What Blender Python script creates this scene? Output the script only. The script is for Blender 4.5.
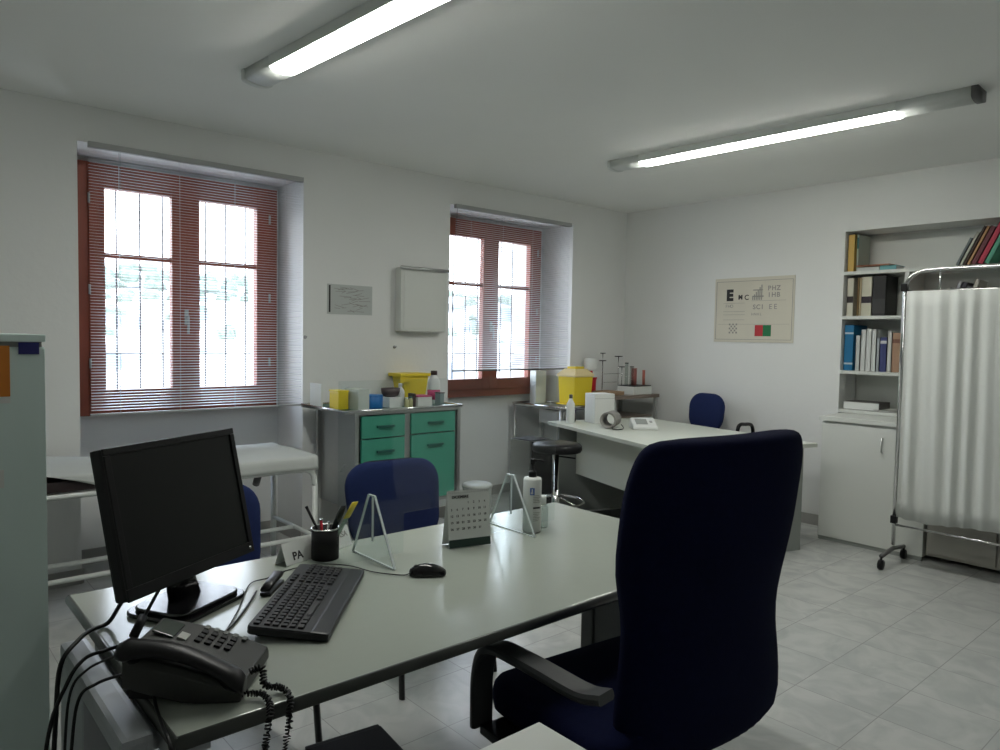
import bpy, bmesh, math, random
from mathutils import Vector, Matrix
PI = math.pi
random.seed(4)
S = bpy.context.scene
COL = S.collection
for o in list(bpy.data.objects): bpy.data.objects.remove(o)

# ------------------------------------------------------------ camera
yaw, pit, rol = 0.718416, 0.0510532, -0.0182661
F = Vector((math.sin(yaw)*math.cos(pit), math.cos(yaw)*math.cos(pit), -math.sin(pit)))
r0 = Vector((math.cos(yaw), -math.sin(yaw), 0)); d0 = F.cross(r0)
r1 = r0*math.cos(rol) + d0*math.sin(rol); d1 = -r0*math.sin(rol) + d0*math.cos(rol)
cam = bpy.data.objects.new('camera', bpy.data.cameras.new('camera')); COL.objects.link(cam)
cam.data.sensor_width = 36; cam.data.lens = 725.0/1000*36; cam.data.clip_start = 0.05; cam.data.clip_end = 500
m = Matrix((r1, -d1, -F)).transposed().to_4x4(); m.translation = Vector((0, 0, 1.45))
cam.matrix_world = m
S.camera = cam

# ------------------------------------------------------------ world, light, exposure
S.view_settings.view_transform = 'Standard'; S.view_settings.look = 'None'
S.view_settings.gamma = 1; S.view_settings.use_curve_mapping = False
S.view_settings.exposure = 0.47
W = bpy.data.worlds.new('overcast_sky'); S.world = W; W.use_nodes = True
nt = W.node_tree; bg = nt.nodes['Background']
tc = nt.nodes.new('ShaderNodeTexCoord'); sx = nt.nodes.new('ShaderNodeSeparateXYZ')
rp = nt.nodes.new('ShaderNodeValToRGB')
nt.links.new(tc.outputs['Generated'], sx.inputs[0]); nt.links.new(sx.outputs['Z'], rp.inputs[0])
rp.color_ramp.elements[0].color = (0.92, 0.95, 1.0, 1); rp.color_ramp.elements[1].color = (0.62, 0.74, 1.0, 1)
nt.links.new(rp.outputs[0], bg.inputs[0]); bg.inputs[1].default_value = 7.5
for cx, wdt in ((1.618, 1.0), (4.29, 1.0)):                    # window portals: guide sky light through the two windows
    L = bpy.data.lights.new('window_portal', 'AREA'); L.shape = 'RECTANGLE'; L.size = wdt; L.size_y = 1.3
    L.cycles.is_portal = True
    o = bpy.data.objects.new('window_portal', L); COL.objects.link(o)
    o.location = (cx, 5.33, 1.70); o.rotation_euler = (-PI/2, 0, 0)
LAMP = 25.0                                                     # radiance of the fluorescent diffusers

# ------------------------------------------------------------ materials
MATS = {}
def mat(name, col, rough=.6, metal=0, noise=0, nscale=8, bump=0, bscale=60, spec=None, coat=0):
    m = bpy.data.materials.new(name); m.use_nodes = True; MATS[name] = m
    t = m.node_tree; b = t.nodes['Principled BSDF']
    b.inputs['Base Color'].default_value = (*col, 1); b.inputs['Roughness'].default_value = rough
    b.inputs['Metallic'].default_value = metal
    if spec is not None: b.inputs['Specular IOR Level'].default_value = spec
    if coat: b.inputs['Coat Weight'].default_value = coat; b.inputs['Coat Roughness'].default_value = .1
    c = t.nodes.new('ShaderNodeTexCoord')
    if noise:
        n = t.nodes.new('ShaderNodeTexNoise'); n.inputs['Scale'].default_value = nscale; n.inputs['Detail'].default_value = 4
        t.links.new(c.outputs['Object'], n.inputs['Vector'])
        x = t.nodes.new('ShaderNodeMix'); x.data_type = 'RGBA'
        x.inputs[6].default_value = (*[v*(1-noise) for v in col], 1); x.inputs[7].default_value = (*[min(1, v*(1+noise)) for v in col], 1)
        t.links.new(n.outputs[0], x.inputs[0]); t.links.new(x.outputs[2], b.inputs['Base Color'])
    if bump:
        n = t.nodes.new('ShaderNodeTexNoise'); n.inputs['Scale'].default_value = bscale
        t.links.new(c.outputs['Object'], n.inputs['Vector'])
        u = t.nodes.new('ShaderNodeBump'); u.inputs['Strength'].default_value = bump; u.inputs['Distance'].default_value = .004
        t.links.new(n.outputs[0], u.inputs['Height']); t.links.new(u.outputs[0], b.inputs['Normal'])
    return m
wall_m = mat('white_plaster', (.77, .78, .76), .85, noise=.03, nscale=2, bump=.25, bscale=30)
ceil_m = mat('ceiling_plaster', (.89, .90, .87), .9, noise=.03, nscale=1.5)
base_m = mat('grey_skirting_tile', (.34, .34, .32), .35, noise=.1, nscale=6)
white_p = mat('white_laminate', (.66, .68, .64), .4)
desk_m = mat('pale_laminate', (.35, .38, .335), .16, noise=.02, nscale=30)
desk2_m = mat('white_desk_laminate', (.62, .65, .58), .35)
edge_m = mat('grey_edge_band', (.05, .055, .05), .35)
legm = mat('grey_lacquered_steel', (.07, .075, .075), .45)
leg_top_m = mat('light_grey_lacquered_steel', (.34, .36, .38), .35)
dgrey = mat('mid_grey_panel', (.28, .30, .28), .5)
wood_m = mat('reddish_brown_wood', (.26, .060, .030), .45, noise=.35, nscale=5)
blind_m = mat('white_aluminium_slat', (.66, .66, .68), .4)
rail_m = mat('grey_painted_metal', (.38, .39, .38), .4)
dark_rail = mat('dark_grey_metal', (.10, .10, .10), .4)
steel = mat('brushed_stainless_steel', (.52, .53, .52), .28, 1, noise=.06, nscale=20)
chrome = mat('chrome', (.72, .72, .72), .08, 1)
white_metal = mat('white_enamelled_steel', (.68, .71, .68), .35)
green_m = mat('green_lacquer', (.055, .30, .21), .35, noise=.06)
darkgreen = mat('dark_green_plastic', (.02, .12, .09), .4)
yellow = mat('yellow_plastic', (.78, .60, .03), .4)
yellow_lid = mat('pale_yellow_lid', (.80, .66, .35), .45)
bluepl = mat('blue_plastic', (.02, .17, .48), .4)
red = mat('red_plastic', (.62, .02, .04), .4)
pink = mat('magenta_label', (.50, .04, .15), .5)
brown = mat('dark_brown_plastic', (.05, .03, .03), .35)
black = mat('black_plastic', (.005, .005, .006), .38, spec=.3)
black_matte = mat('matte_black_plastic', (.007, .007, .008), .6, spec=.3)
keym = mat('black_key_plastic', (.007, .007, .009), .45, spec=.4)
kbm = mat('charcoal_plastic', (.007, .008, .011), .42, spec=.4)
screen_m = mat('dark_screen', (.004, .005, .005), .35, spec=.3)
phone_m = mat('charcoal_phone_plastic', (.017, .019, .017), .42, spec=.4)
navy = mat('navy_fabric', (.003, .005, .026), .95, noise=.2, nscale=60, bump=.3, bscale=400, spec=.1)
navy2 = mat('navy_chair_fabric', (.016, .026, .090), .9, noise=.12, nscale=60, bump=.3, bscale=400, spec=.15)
arm_m = mat('dark_grey_polyurethane', (.030, .032, .034), .42)
paper = mat('white_paper', (.72, .74, .71), .8)
cream_paper = mat('cream_poster_paper', (.66, .63, .53), .7, noise=.05, nscale=5)
ink = mat('black_ink', (.03, .03, .03), .7)
grey_ink = mat('grey_ink', (.30, .29, .27), .7)
redink = mat('red_ink', (.50, .04, .05), .7)
greenink = mat('green_ink', (.02, .20, .08), .7)
sheet_m = mat('white_paper_sheet', (.50, .525, .505), .85, bump=.3, bscale=14)
black_up = mat('black_upholstery', (.022, .012, .013), .5)
curtain_m = mat('white_curtain_cloth', (.66, .68, .65), .9, bump=.15, bscale=200)
orange_m = mat('orange_sticker', (.62, .20, .02), .6)
bluest = mat('navy_sticker', (.012, .014, .13), .5)
file_m = mat('grey_green_enamel', (.67, .80, .76), .4)
brown_top = mat('brown_laminate', (.19, .15, .12), .4, noise=.2, nscale=8)
cuff_m = mat('grey_cuff_fabric', (.30, .29, .27), .9, bump=.3, bscale=200)
beige = mat('beige_panel', (.36, .35, .31), .5, noise=.1, nscale=3)
iron = mat('grey_iron', (.10, .10, .11), .5)
def emis(name, col, s):
    m = bpy.data.materials.new(name); m.use_nodes = True; t = m.node_tree
    t.nodes.remove(t.nodes['Principled BSDF']); e = t.nodes.new('ShaderNodeEmission')
    e.inputs[0].default_value = (*col, 1); e.inputs[1].default_value = s
    t.links.new(e.outputs[0], t.nodes['Material Output'].inputs[0]); return m
tube_m = emis('lit_diffuser', (1.0, 1, .94), LAMP)
def glassy(name, tint, refl, rough=.02):
    m = bpy.data.materials.new(name); m.use_nodes = True; t = m.node_tree
    t.nodes.remove(t.nodes['Principled BSDF'])
    a = t.nodes.new('ShaderNodeBsdfTransparent'); a.inputs[0].default_value = (*tint, 1)
    g = t.nodes.new('ShaderNodeBsdfGlossy'); g.inputs['Roughness'].default_value = rough
    f = t.nodes.new('ShaderNodeLayerWeight'); f.inputs[0].default_value = .5
    pw = t.nodes.new('ShaderNodeMath'); pw.operation = 'POWER'; pw.inputs[1].default_value = 5
    mm = t.nodes.new('ShaderNodeMath'); mm.operation = 'MULTIPLY_ADD'; mm.inputs[1].default_value = .7*refl; mm.inputs[2].default_value = .03*refl
    x = t.nodes.new('ShaderNodeMixShader')
    t.links.new(f.outputs['Facing'], pw.inputs[0]); t.links.new(pw.outputs[0], mm.inputs[0]); t.links.new(mm.outputs[0], x.inputs[0])
    t.links.new(a.outputs[0], x.inputs[1]); t.links.new(g.outputs[0], x.inputs[2])
    t.links.new(x.outputs[0], t.nodes['Material Output'].inputs[0]); return m
glass_m = glassy('window_glass', (.96, .98, .98), 1.0)
acryl = glassy('clear_acrylic', (.95, .97, .97), 1.0, .04)
clearpl = glassy('clear_plastic', (.80, .84, .82), 1.2, .1)
acr_edge = mat('bright_acrylic_edge', (.70, .76, .76), .25)

def floor_material():
    m = bpy.data.materials.new('marbled_floor_tile'); m.use_nodes = True; t = m.node_tree; b = t.nodes['Principled BSDF']
    N = t.nodes.new; Lk = t.links.new
    c = N('ShaderNodeTexCoord'); mp = N('ShaderNodeMapping'); mp.inputs['Location'].default_value = (-.935, -1.09, 0)
    Lk(c.outputs['Object'], mp.inputs[0])
    br = N('ShaderNodeTexBrick'); br.offset = 0; br.squash = 1
    br.inputs['Scale'].default_value = 1; br.inputs['Brick Width'].default_value = .335; br.inputs['Row Height'].default_value = .335
    br.inputs['Mortar Size'].default_value = .0022; br.inputs['Mortar Smooth'].default_value = .3
    br.inputs['Color1'].default_value = (0, 0, 0, 1); br.inputs['Color2'].default_value = (1, 1, 1, 1); br.inputs['Mortar'].default_value = (.5, .5, .5, 1)
    Lk(mp.outputs[0], br.inputs[0])
    # marbling, shifted per tile
    w = N('ShaderNodeVectorMath'); w.operation = 'MULTIPLY_ADD'; w.inputs[1].default_value = (7, 3, 5)
    Lk(br.outputs[0], w.inputs[0]); Lk(mp.outputs[0], w.inputs[2])
    n = N('ShaderNodeTexNoise'); n.inputs['Scale'].default_value = 5; n.inputs['Detail'].default_value = 8; n.inputs['Distortion'].default_value = 1.4
    Lk(w.outputs[0], n.inputs['Vector'])
    r = N('ShaderNodeValToRGB'); e = r.color_ramp.elements
    e[0].position = .36; e[0].color = (.43, .445, .43, 1); e[1].position = .62; e[1].color = (.52, .53, .51, 1)
    Lk(n.outputs[0], r.inputs[0])
    x = N('ShaderNodeMix'); x.data_type = 'RGBA'; x.inputs[7].default_value = (.33, .33, .32, 1)
    Lk(br.outputs['Fac'], x.inputs[0]); Lk(r.outputs[0], x.inputs[6]); Lk(x.outputs[2], b.inputs['Base Color'])
    b.inputs['Roughness'].default_value = .26
    return m
floor_m = floor_material()
def hill_material():
    m = bpy.data.materials.new('dry_hillside'); m.use_nodes = True; t = m.node_tree; b = t.nodes['Principled BSDF']
    c = t.nodes.new('ShaderNodeTexCoord'); n = t.nodes.new('ShaderNodeTexNoise'); n.inputs['Scale'].default_value = .12; n.inputs['Detail'].default_value = 9
    t.links.new(c.outputs['Object'], n.inputs['Vector']); r = t.nodes.new('ShaderNodeValToRGB'); e = r.color_ramp.elements
    e[0].position = .40; e[0].color = (.11, .13, .14, 1); e[1].position = .50; e[1].color = (.62, .60, .54, 1)
    t.links.new(n.outputs[0], r.inputs[0]); t.links.new(r.outputs[0], b.inputs['Base Color']); b.inputs['Roughness'].default_value = 1
    return m
hill_m = hill_material()
bush_m = mat('grey_green_foliage', (.14, .17, .14), 1, noise=.4, nscale=2)

# ------------------------------------------------------------ builders
MAT4 = {}
def wm(o):
    return MAT4.get(o.name, Matrix.Identity(4)) if o else Matrix.Identity(4)
class MB:
    def __init__(s, world=False): s.bm = bmesh.new(); s.world = world; s.smooth = []
    def _add(s, verts, faces, smooth=False, mi=0, M=None):
        vs = [s.bm.verts.new(M @ Vector(v) if M else v) for v in verts]
        for f in faces:
            try: fc = s.bm.faces.new([vs[i] for i in f])
            except ValueError: continue
            fc.smooth = smooth; fc.material_index = mi
        return s
    def box(s, a, b, M=None, mi=0, bev=0):
        x0, y0, z0 = a; x1, y1, z1 = b
        if bev:
            t = bmesh.new(); bmesh.ops.create_cube(t, size=1)
            for v in t.verts: v.co = Vector(((x0+x1)/2+v.co.x*(x1-x0), (y0+y1)/2+v.co.y*(y1-y0), (z0+z1)/2+v.co.z*(z1-z0)))
            bmesh.ops.bevel(t, geom=t.edges[:], offset=bev, segments=2, affect='EDGES', profile=.7)
            t.verts.index_update()
            vs = [v.co.copy() for v in t.verts]; fs = [[v.index for v in f.verts] for f in t.faces]; t.free()
            return s._add(vs, fs, False, mi, M)
        v = [(x0,y0,z0),(x1,y0,z0),(x1,y1,z0),(x0,y1,z0),(x0,y0,z1),(x1,y0,z1),(x1,y1,z1),(x0,y1,z1)]
        return s._add(v, [(3,2,1,0),(4,5,6,7),(0,1,5,4),(1,2,6,5),(2,3,7,6),(3,0,4,7)], False, mi, M)
    def prism(s, poly, z0, z1, M=None, mi=0, smooth=False):
        n = len(poly); v = [(p[0], p[1], z0) for p in poly]+[(p[0], p[1], z1) for p in poly]
        f = [tuple(range(n))[::-1], tuple(range(n, 2*n))]+[(i, (i+1) % n, n+(i+1) % n, n+i) for i in range(n)]
        return s._add(v, f, smooth, mi, M)
    def lathe(s, prof, c=(0,0,0), n=24, M=None, mi=0, smooth=True, sx=1, sy=1):
        v = []; f = []
        for (r, z) in prof:
            for k in range(n):
                a = 2*PI*k/n; v.append((c[0]+r*sx*math.cos(a), c[1]+r*sy*math.sin(a), c[2]+z))
        for i in range(len(prof)-1):
            for k in range(n):
                f.append((i*n+k, i*n+(k+1) % n, (i+1)*n+(k+1) % n, (i+1)*n+k))
        f.append(tuple(range(n))[::-1]); f.append(tuple((len(prof)-1)*n+k for k in range(n)))
        return s._add(v, f, smooth, mi, M)
    def tube(s, pts, r, n=8, M=None, mi=0, closed=False, flat=1):
        P = [Vector(p) for p in pts]; L = len(P); v = []; f = []; up = None
        for i in range(L):
            if closed: t = (P[(i+1) % L]-P[i-1])
            else: t = P[min(i+1, L-1)]-P[max(i-1, 0)]
            t.normalize()
            if up is None:
                up = Vector((0,0,1)) if abs(t.z) < .9 else Vector((1,0,0))
            up = (up-t*up.dot(t)); up.normalize(); sd = t.cross(up)
            for k in range(n):
                a = 2*PI*k/n; v.append(tuple(P[i]+sd*(r*math.cos(a))+up*(r*flat*math.sin(a))))
        rng = L if closed else L-1
        for i in range(rng):
            j = (i+1) % L
            for k in range(n): f.append((i*n+k, i*n+(k+1) % n, j*n+(k+1) % n, j*n+k))
        if not closed: f.append(tuple(range(n))[::-1]); f.append(tuple((L-1)*n+k for k in range(n)))
        return s._add(v, f, True, mi, M)
    def cyl(s, a, b, r, n=16, M=None, mi=0): return s.tube([a, b], r, n, M, mi)
    def loft(s, rings, M=None, mi=0, smooth=True, cap=True):
        n = len(rings[0]); v = [p for R in rings for p in R]; f = []
        for i in range(len(rings)-1):
            for k in range(n): f.append((i*n+k, i*n+(k+1) % n, (i+1)*n+(k+1) % n, (i+1)*n+k))
        if cap: f.append(tuple(range(n))[::-1]); f.append(tuple((len(rings)-1)*n+k for k in range(n)))
        return s._add(v, f, smooth, mi, M)
    def grid(s, fn, nu, nv, M=None, mi=0, smooth=True):
        v = [fn(i/nu, j/nv) for j in range(nv+1) for i in range(nu+1)]
        f = [(j*(nu+1)+i, j*(nu+1)+i+1, (j+1)*(nu+1)+i+1, (j+1)*(nu+1)+i) for j in range(nv) for i in range(nu)]
        return s._add(v, f, smooth, mi, M)
    def build(s, name, m, parent=None, label=None, solid=0, sub=0, bev=0):
        me = bpy.data.meshes.new(name)
        if parent is not None and s.world:
            inv = wm(parent).inverted()
            for v in s.bm.verts: v.co = inv @ v.co
        bmesh.ops.recalc_face_normals(s.bm, faces=s.bm.faces[:])
        s.bm.to_mesh(me); s.bm.free()
        for mm in (m if isinstance(m, (list, tuple)) else [m]): me.materials.append(mm)
        o = bpy.data.objects.new(name, me); COL.objects.link(o)
        if parent is not None: o.parent = parent; MAT4[o.name] = wm(parent).copy()
        if label: o['label'] = label
        if solid:
            q = o.modifiers.new('solid', 'SOLIDIFY'); q.thickness = solid; q.offset = 0
        if bev:
            q = o.modifiers.new('bevel', 'BEVEL'); q.width = bev; q.segments = 2; q.limit_method = 'ANGLE'
        if sub:
            q = o.modifiers.new('sub', 'SUBSURF'); q.levels = sub; q.render_levels = sub
        return o
def W_(): return MB(world=True)
def thing(name, label, cat, loc=(0,0,0), rz=0, group=None, kind=None):
    o = bpy.data.objects.new(name, None); COL.objects.link(o); o.empty_display_size = .05
    o.location = loc; o.rotation_euler = (0, 0, rz)
    MAT4[o.name] = Matrix.Translation(loc) @ Matrix.Rotation(rz, 4, 'Z')
    if kind: o['kind'] = kind; o['label'] = label
    else: o['label'] = label; o['category'] = cat
    if group: o['group'] = group
    return o
def tag(o, label, cat, group=None, kind=None):
    o['label'] = label; o['category'] = cat
    if group: o['group'] = group
    if kind: o['kind'] = kind
    return o
def struct(o, label=None):
    o['kind'] = 'structure'
    if label: o['label'] = label
    return o
def dup(root, loc, rz, label, group=None):
    def cp(o, par):
        c = o.copy(); COL.objects.link(c); c.parent = par
        for ch in kids.get(o.name, []): cp(ch, c)
        return c
    kids = {}
    for o in bpy.data.objects:
        if o.parent: kids.setdefault(o.parent.name, []).append(o)
    r = cp(root, None); r.location = loc; r.rotation_euler = (0, 0, rz); r['label'] = label
    if group: r['group'] = group
    return r
def text(body, size, M, m, parent, name='lettering', bold=0, parent_world=True):
    c = bpy.data.curves.new(name, 'FONT'); c.body = body; c.size = size; c.extrude = .0003; c.offset = bold
    c.align_x = 'CENTER'; c.align_y = 'CENTER'
    t = bpy.data.objects.new('tmp', c); COL.objects.link(t)
    dg = bpy.context.evaluated_depsgraph_get(); dg.update()
    me = bpy.data.meshes.new_from_object(t.evaluated_get(dg)); bpy.data.objects.remove(t)
    me.transform(wm(parent).inverted() @ M if parent_world else M)
    me.materials.clear(); me.materials.append(m)
    o = bpy.data.objects.new(name, me); COL.objects.link(o); o.parent = parent; return o
def frame(o, xdir, ydir):
    x = Vector(xdir).normalized(); y = Vector(ydir); y = (y-x*y.dot(x)).normalized(); z = x.cross(y)
    M = Matrix((x, y, z)).transposed().to_4x4(); M.translation = Vector(o); return M
def smooth_path(pts, n=8):
    P = [Vector(p) for p in pts]; P = [P[0]*2-P[1]]+P+[P[-1]*2-P[-2]]; out = []
    for i in range(1, len(P)-2):
        for k in range(n):
            t = k/n; a, b, c, d = P[i-1:i+3]
            out.append(.5*((2*b)+(c-a)*t+(2*a-5*b+4*c-d)*t*t+(3*b-a-3*c+d)*t**3))
    out.append(P[-2]); return out
def rrect(w, h, r, n=5, cx=0, cy=0):
    out = []
    for (sx, sy, a0) in ((1,1,0), (-1,1,90), (-1,-1,180), (1,-1,270)):
        for k in range(n+1):
            a = math.radians(a0+90*k/n); out.append((cx+sx*(w/2-r)+r*math.cos(a), cy+sy*(h/2-r)+r*math.sin(a)))
    return out

# ============================================================ room shell
X0, X1, Y0, YW, ZC = -1.4, 5.70, -1.6, 4.65, 2.708
NB = 5.05                                                         # back of the window niches
struct(W_().box((X0, Y0, -.1), (X1+.5, 5.4, 0)).build('floor', floor_m))
struct(W_().box((X0, Y0, ZC), (X1+.5, 5.4, ZC+.15)).build('ceiling', ceil_m))
n1, n2, NT = (.905, 2.26), (3.51, 4.93), 2.505
b = W_()
b.box((X0, YW, 0), (n1[0], 5.35, ZC)); b.box((n1[1], YW, 0), (n2[0], 5.35, ZC)); b.box((n2[1], YW, 0), (X1+.5, 5.35, ZC))
for (a, c), (wx0, wx1) in ((n1, (1.03, 2.14)), (n2, (3.66, 4.775))):
    b.box((a, YW, NT), (c, 5.35, ZC))                             # wall above the niche
    b.box((a, NB, 0), (c, 5.30, 1.0)); b.box((a, NB, 2.40), (c, 5.30, NT))
    b.box((a, NB, 1.0), (wx0, 5.30, 2.40)); b.box((wx1, NB, 1.0), (c, 5.30, 2.40))
struct(b.build('wall_window_side', wall_m))
ry0, ry1, rz0, rz1 = .6, 2.505, .93, 2.315                        # recess of the bookshelves
b = W_()
b.box((X1, ry1, 0), (X1+.5, 5.0, ZC)); b.box((X1, Y0, 0), (X1+.5, ry0, ZC))
b.box((X1, ry0, rz1), (X1+.5, ry1, ZC)); b.box((X1+.30, ry0, 0), (X1+.5, ry1, rz1))
struct(b.build('wall_right', wall_m))
struct(W_().box((X0, Y0-.15, 0), (X1+.5, Y0, ZC)).build('wall_behind', wall_m))
struct(W_().box((X0-.15, Y0, 0), (X0, 5.35, ZC)).build('wall_left', wall_m))
b = W_()
b.box((X0, YW-.012, 0), (n1[0], YW-.0005, .085)); b.box((n1[1], YW-.012, 0), (n2[0], YW-.0005, .085)); b.box((n2[1], YW-.012, 0), (X1-.013, YW-.0005, .085))
for a, c in (n1, n2):
    b.box((a+.013, NB-.012, 0), (c-.013, NB-.0005, .085)); b.box((c-.012, YW, 0), (c-.0005, NB-.013, .085)); b.box((a+.0005, YW, 0), (a+.012, NB-.013, .085))
struct(b.build('baseboard_window_side', base_m))
struct(W_().box((X1-.012, ry1+.01, 0), (X1-.0005, YW-.013, .085)).build('baseboard_right', base_m))

# ------------------------------------------------------------ windows
def window(idx, x0, x1, label):
    z0, z1, yf = .925, 2.470, 5.075
    w = thing('window_%d' % idx, label, None, ((x0+x1)/2, 5.03, z0), kind='structure')
    fw = .065
    b = W_()
    b.box((x0, 4.985, z0), (x0+fw, 5.048, z1), bev=.004); b.box((x1-fw, 4.985, z0), (x1, 5.048, z1), bev=.004)
    b.box((x0+fw, 4.985, z0), (x1-fw, 5.048, z0+.07), bev=.004); b.box((x0+fw, 4.985, z1-.065), (x1-fw, 5.048, z1), bev=.004)
    b.build('window_frame', wood_m, w)
    xm = (x0+x1)/2
    for sgn, a, c in ((-1, x0+fw, xm), (1, xm, x1-fw)):
        s = W_(); y0, y1 = 4.970, 5.03; zb, zt = z0+.062, z1-.055
        gx0, gx1 = a+.088, c-.088; gz0, gz1 = 1.085, 2.320
        s.box((a, y0, zb), (gx0, y1, zt), bev=.005); s.box((gx1, y0, zb), (c, y1, zt), bev=.005)
        s.box((gx0, y0, zb), (gx1, y1, gz0), bev=.005); s.box((gx0, y0, gz1), (gx1, y1, zt), bev=.005)
        sash = s.build('sash', wood_m, w)
        W_().box((gx0-.001, 4.985, 1.898), (gx1+.001, 5.02, 1.930), bev=.005).build('glazing_bar', wood_m, sash)
        W_().box((gx0-.01, 4.998, gz0-.01), (gx1+.01, 5.002, gz1+.01)).build('pane', glass_m, sash)
        hx = a if sgn < 0 else c
        for hz in (1.25, 1.70, 2.25):
            W_().cyl((hx, 4.962, hz-.03), (hx, 4.962, hz+.03), .007).build('hinge', rail_m, sash)
    h = W_(); h.box((xm-.012, 4.960, 1.50), (xm+.012, 4.970, 1.60), bev=.002); h.cyl((xm, 4.962, 1.55), (xm, 4.93, 1.55), .008); h.tube([(xm, 4.93, 1.555), (xm, 4.928, 1.49), (xm, 4.932, 1.44)], .008)
    h.build('window_handle', rail_m, w)
    return w
window(1, .960, 2.222, 'left window, reddish brown wooden frame behind a full-length blind')
window(2, 3.590, 4.852, 'right window, reddish brown wooden frame behind a shorter blind')
for wx0, wx1, lb in ((1.03, 2.14, 'thin iron bars outside the left window'), (3.66, 4.775, 'thin iron bars outside the right window')):
    t = thing('window_grille', lb, 'window grille', ((wx0+wx1)/2, 5.26, 1.0))
    x = wx0+.07
    while x < wx1:
        W_().cyl((x, 5.26, .99), (x, 5.26, 2.41), .006, 8).build('bar', iron, t); x += .143
    for z in (1.30, 1.74):
        W_().box((wx0-.01, 5.257, z-.003), (wx1+.01, 5.263, z+.003)).build('cross_bar', iron, t)

# ------------------------------------------------------------ venetian blinds
def blind(x0, x1, zb, tilt, label, pitch, cord):
    y = 4.635; t = thing('venetian_blind', label, 'blind', ((x0+x1)/2, y, 2.5))
    W_().box((x0, y-.022, 2.475), (x1, y+.012, 2.507), bev=.003).build('head_rail', rail_m, t)
    W_().box((x0, y-.012, zb), (x1, y+.010, zb+.012), bev=.002).build('bottom_rail', dark_rail if cord else rail_m, t)
    s = W_(); z = 2.462; hw = .0120
    while z > zb+.016:
        cy, sy = hw*math.cos(tilt), hw*math.sin(tilt)
        for seg in ((-1, 0), (0, 1)):
            y_a, z_a = y+seg[0]*cy, z+seg[0]*sy+(.0015 if seg[0] == 0 else 0); y_b, z_b = y+seg[1]*cy, z+seg[1]*sy+(.0015 if seg[1] == 0 else 0)
            s._add([(x0+.004, y_a, z_a), (x1-.004, y_a, z_a), (x1-.004, y_b, z_b), (x0+.004, y_b, z_b)], [(0,1,2,3)], True)
        z -= pitch
    s.build('slats', blind_m, t)
    for q in (.12, .38, .64, .90):
        xx = x0+(x1-x0)*q; W_().cyl((xx, y-.011, zb+.01), (xx, y-.011, 2.48), .0011, 5).build('ladder_cord', blind_m, t)
    if cord:
        W_().tube(smooth_path([(x0+.01, y-.02, 2.48), (x0-.02, y-.022, 2.0), (x0-.03, y-.022, 1.66), (x0+.01, y-.022, 1.58), (x0+.055, y-.022, 1.47), (x0+.05, y-.022, 1.42), (x0+.0, y-.022, 1.39), (x0-.045, y-.022, 1.395)], 6), .0018, 5).build('pull_cord', dark_rail, t)
    else:
        W_().cyl((x0+.16, y-.014, 1.15), (x0+.16, y-.018, 2.47), .0035, 6).build('tilt_wand', acryl, t)
    return t
blind(.955, 2.245, .962, .12, 'white slatted blind lowered to the bottom of the left window', .0165, False)
blind(3.545, 4.875, 1.172, .32, 'white slatted blind stopping above the sill of the right window', .0165, True)
for x, z in ((4.905, 1.378), (4.905, 1.267)):
    pass
def hooks():
    for x, y, z, lb in ((3.0, YW, 1.367, 'small grey hook on the wall beneath the white light box'), (2.212, YW, 1.431, 'small dark hook at the edge of the left window niche')):
        if x < 2.26: x = 2.275
        k = MB(); k.lathe([(.012, 0), (.012, .004), (.006, .006)], M=Matrix.Rotation(PI/2, 4, 'X')); k.tube([(0, -.004, 0), (0, -.022, -.004), (0, -.03, .008)], .003, 6)
        o = k.build('wall_hook', rail_m); o.location = (x, y, z); tag(o, lb, 'hook')
hooks()

# ------------------------------------------------------------ outside
b = W_()
def hz(x, y):
    r = y-6
    return -2.2+.02*r+max(0, r-14)*.085+1.3*math.sin(x*.06+y*.03)+.8*math.sin(x*.17+2)*min(1, r/25)+.4*math.sin(y*.3+x*.4)*min(1, r/15)
b.grid(lambda u, v: (-70+300*u, 6+150*v, hz(-70+300*u, 6+150*v)), 90, 60)
struct(b.build('hillside', hill_m), 'pale dry hillside beyond the windows')
b = W_(); rr = random.Random(9)
for k in range(430):
    y = rr.uniform(40, 150); x = rr.uniform(.1, 1.3)*y; 
    if rr.random() < .75: y = rr.uniform(95, 150); x = rr.uniform(.1, 1.3)*y
    s = rr.uniform(.5, 1.0)*(.6+y/110)
    t_ = bmesh.new(); bmesh.ops.create_icosphere(t_, subdivisions=1, radius=1)
    vs = [(x+v.co.x*s*rr.uniform(.8, 1.3), y+v.co.y*s, hz(x, y)+.2+v.co.z*s*1.1*rr.uniform(.8, 1.2)) for v in t_.verts]
    t_.verts.index_update(); fs = [[v.index for v in f.verts] for f in t_.faces]; t_.free()
    b._add(vs, fs, False)
tag(b.build('scrub', bush_m), 'grey green scrub scattered over the hillside outside', 'shrubs', kind='stuff')

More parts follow.
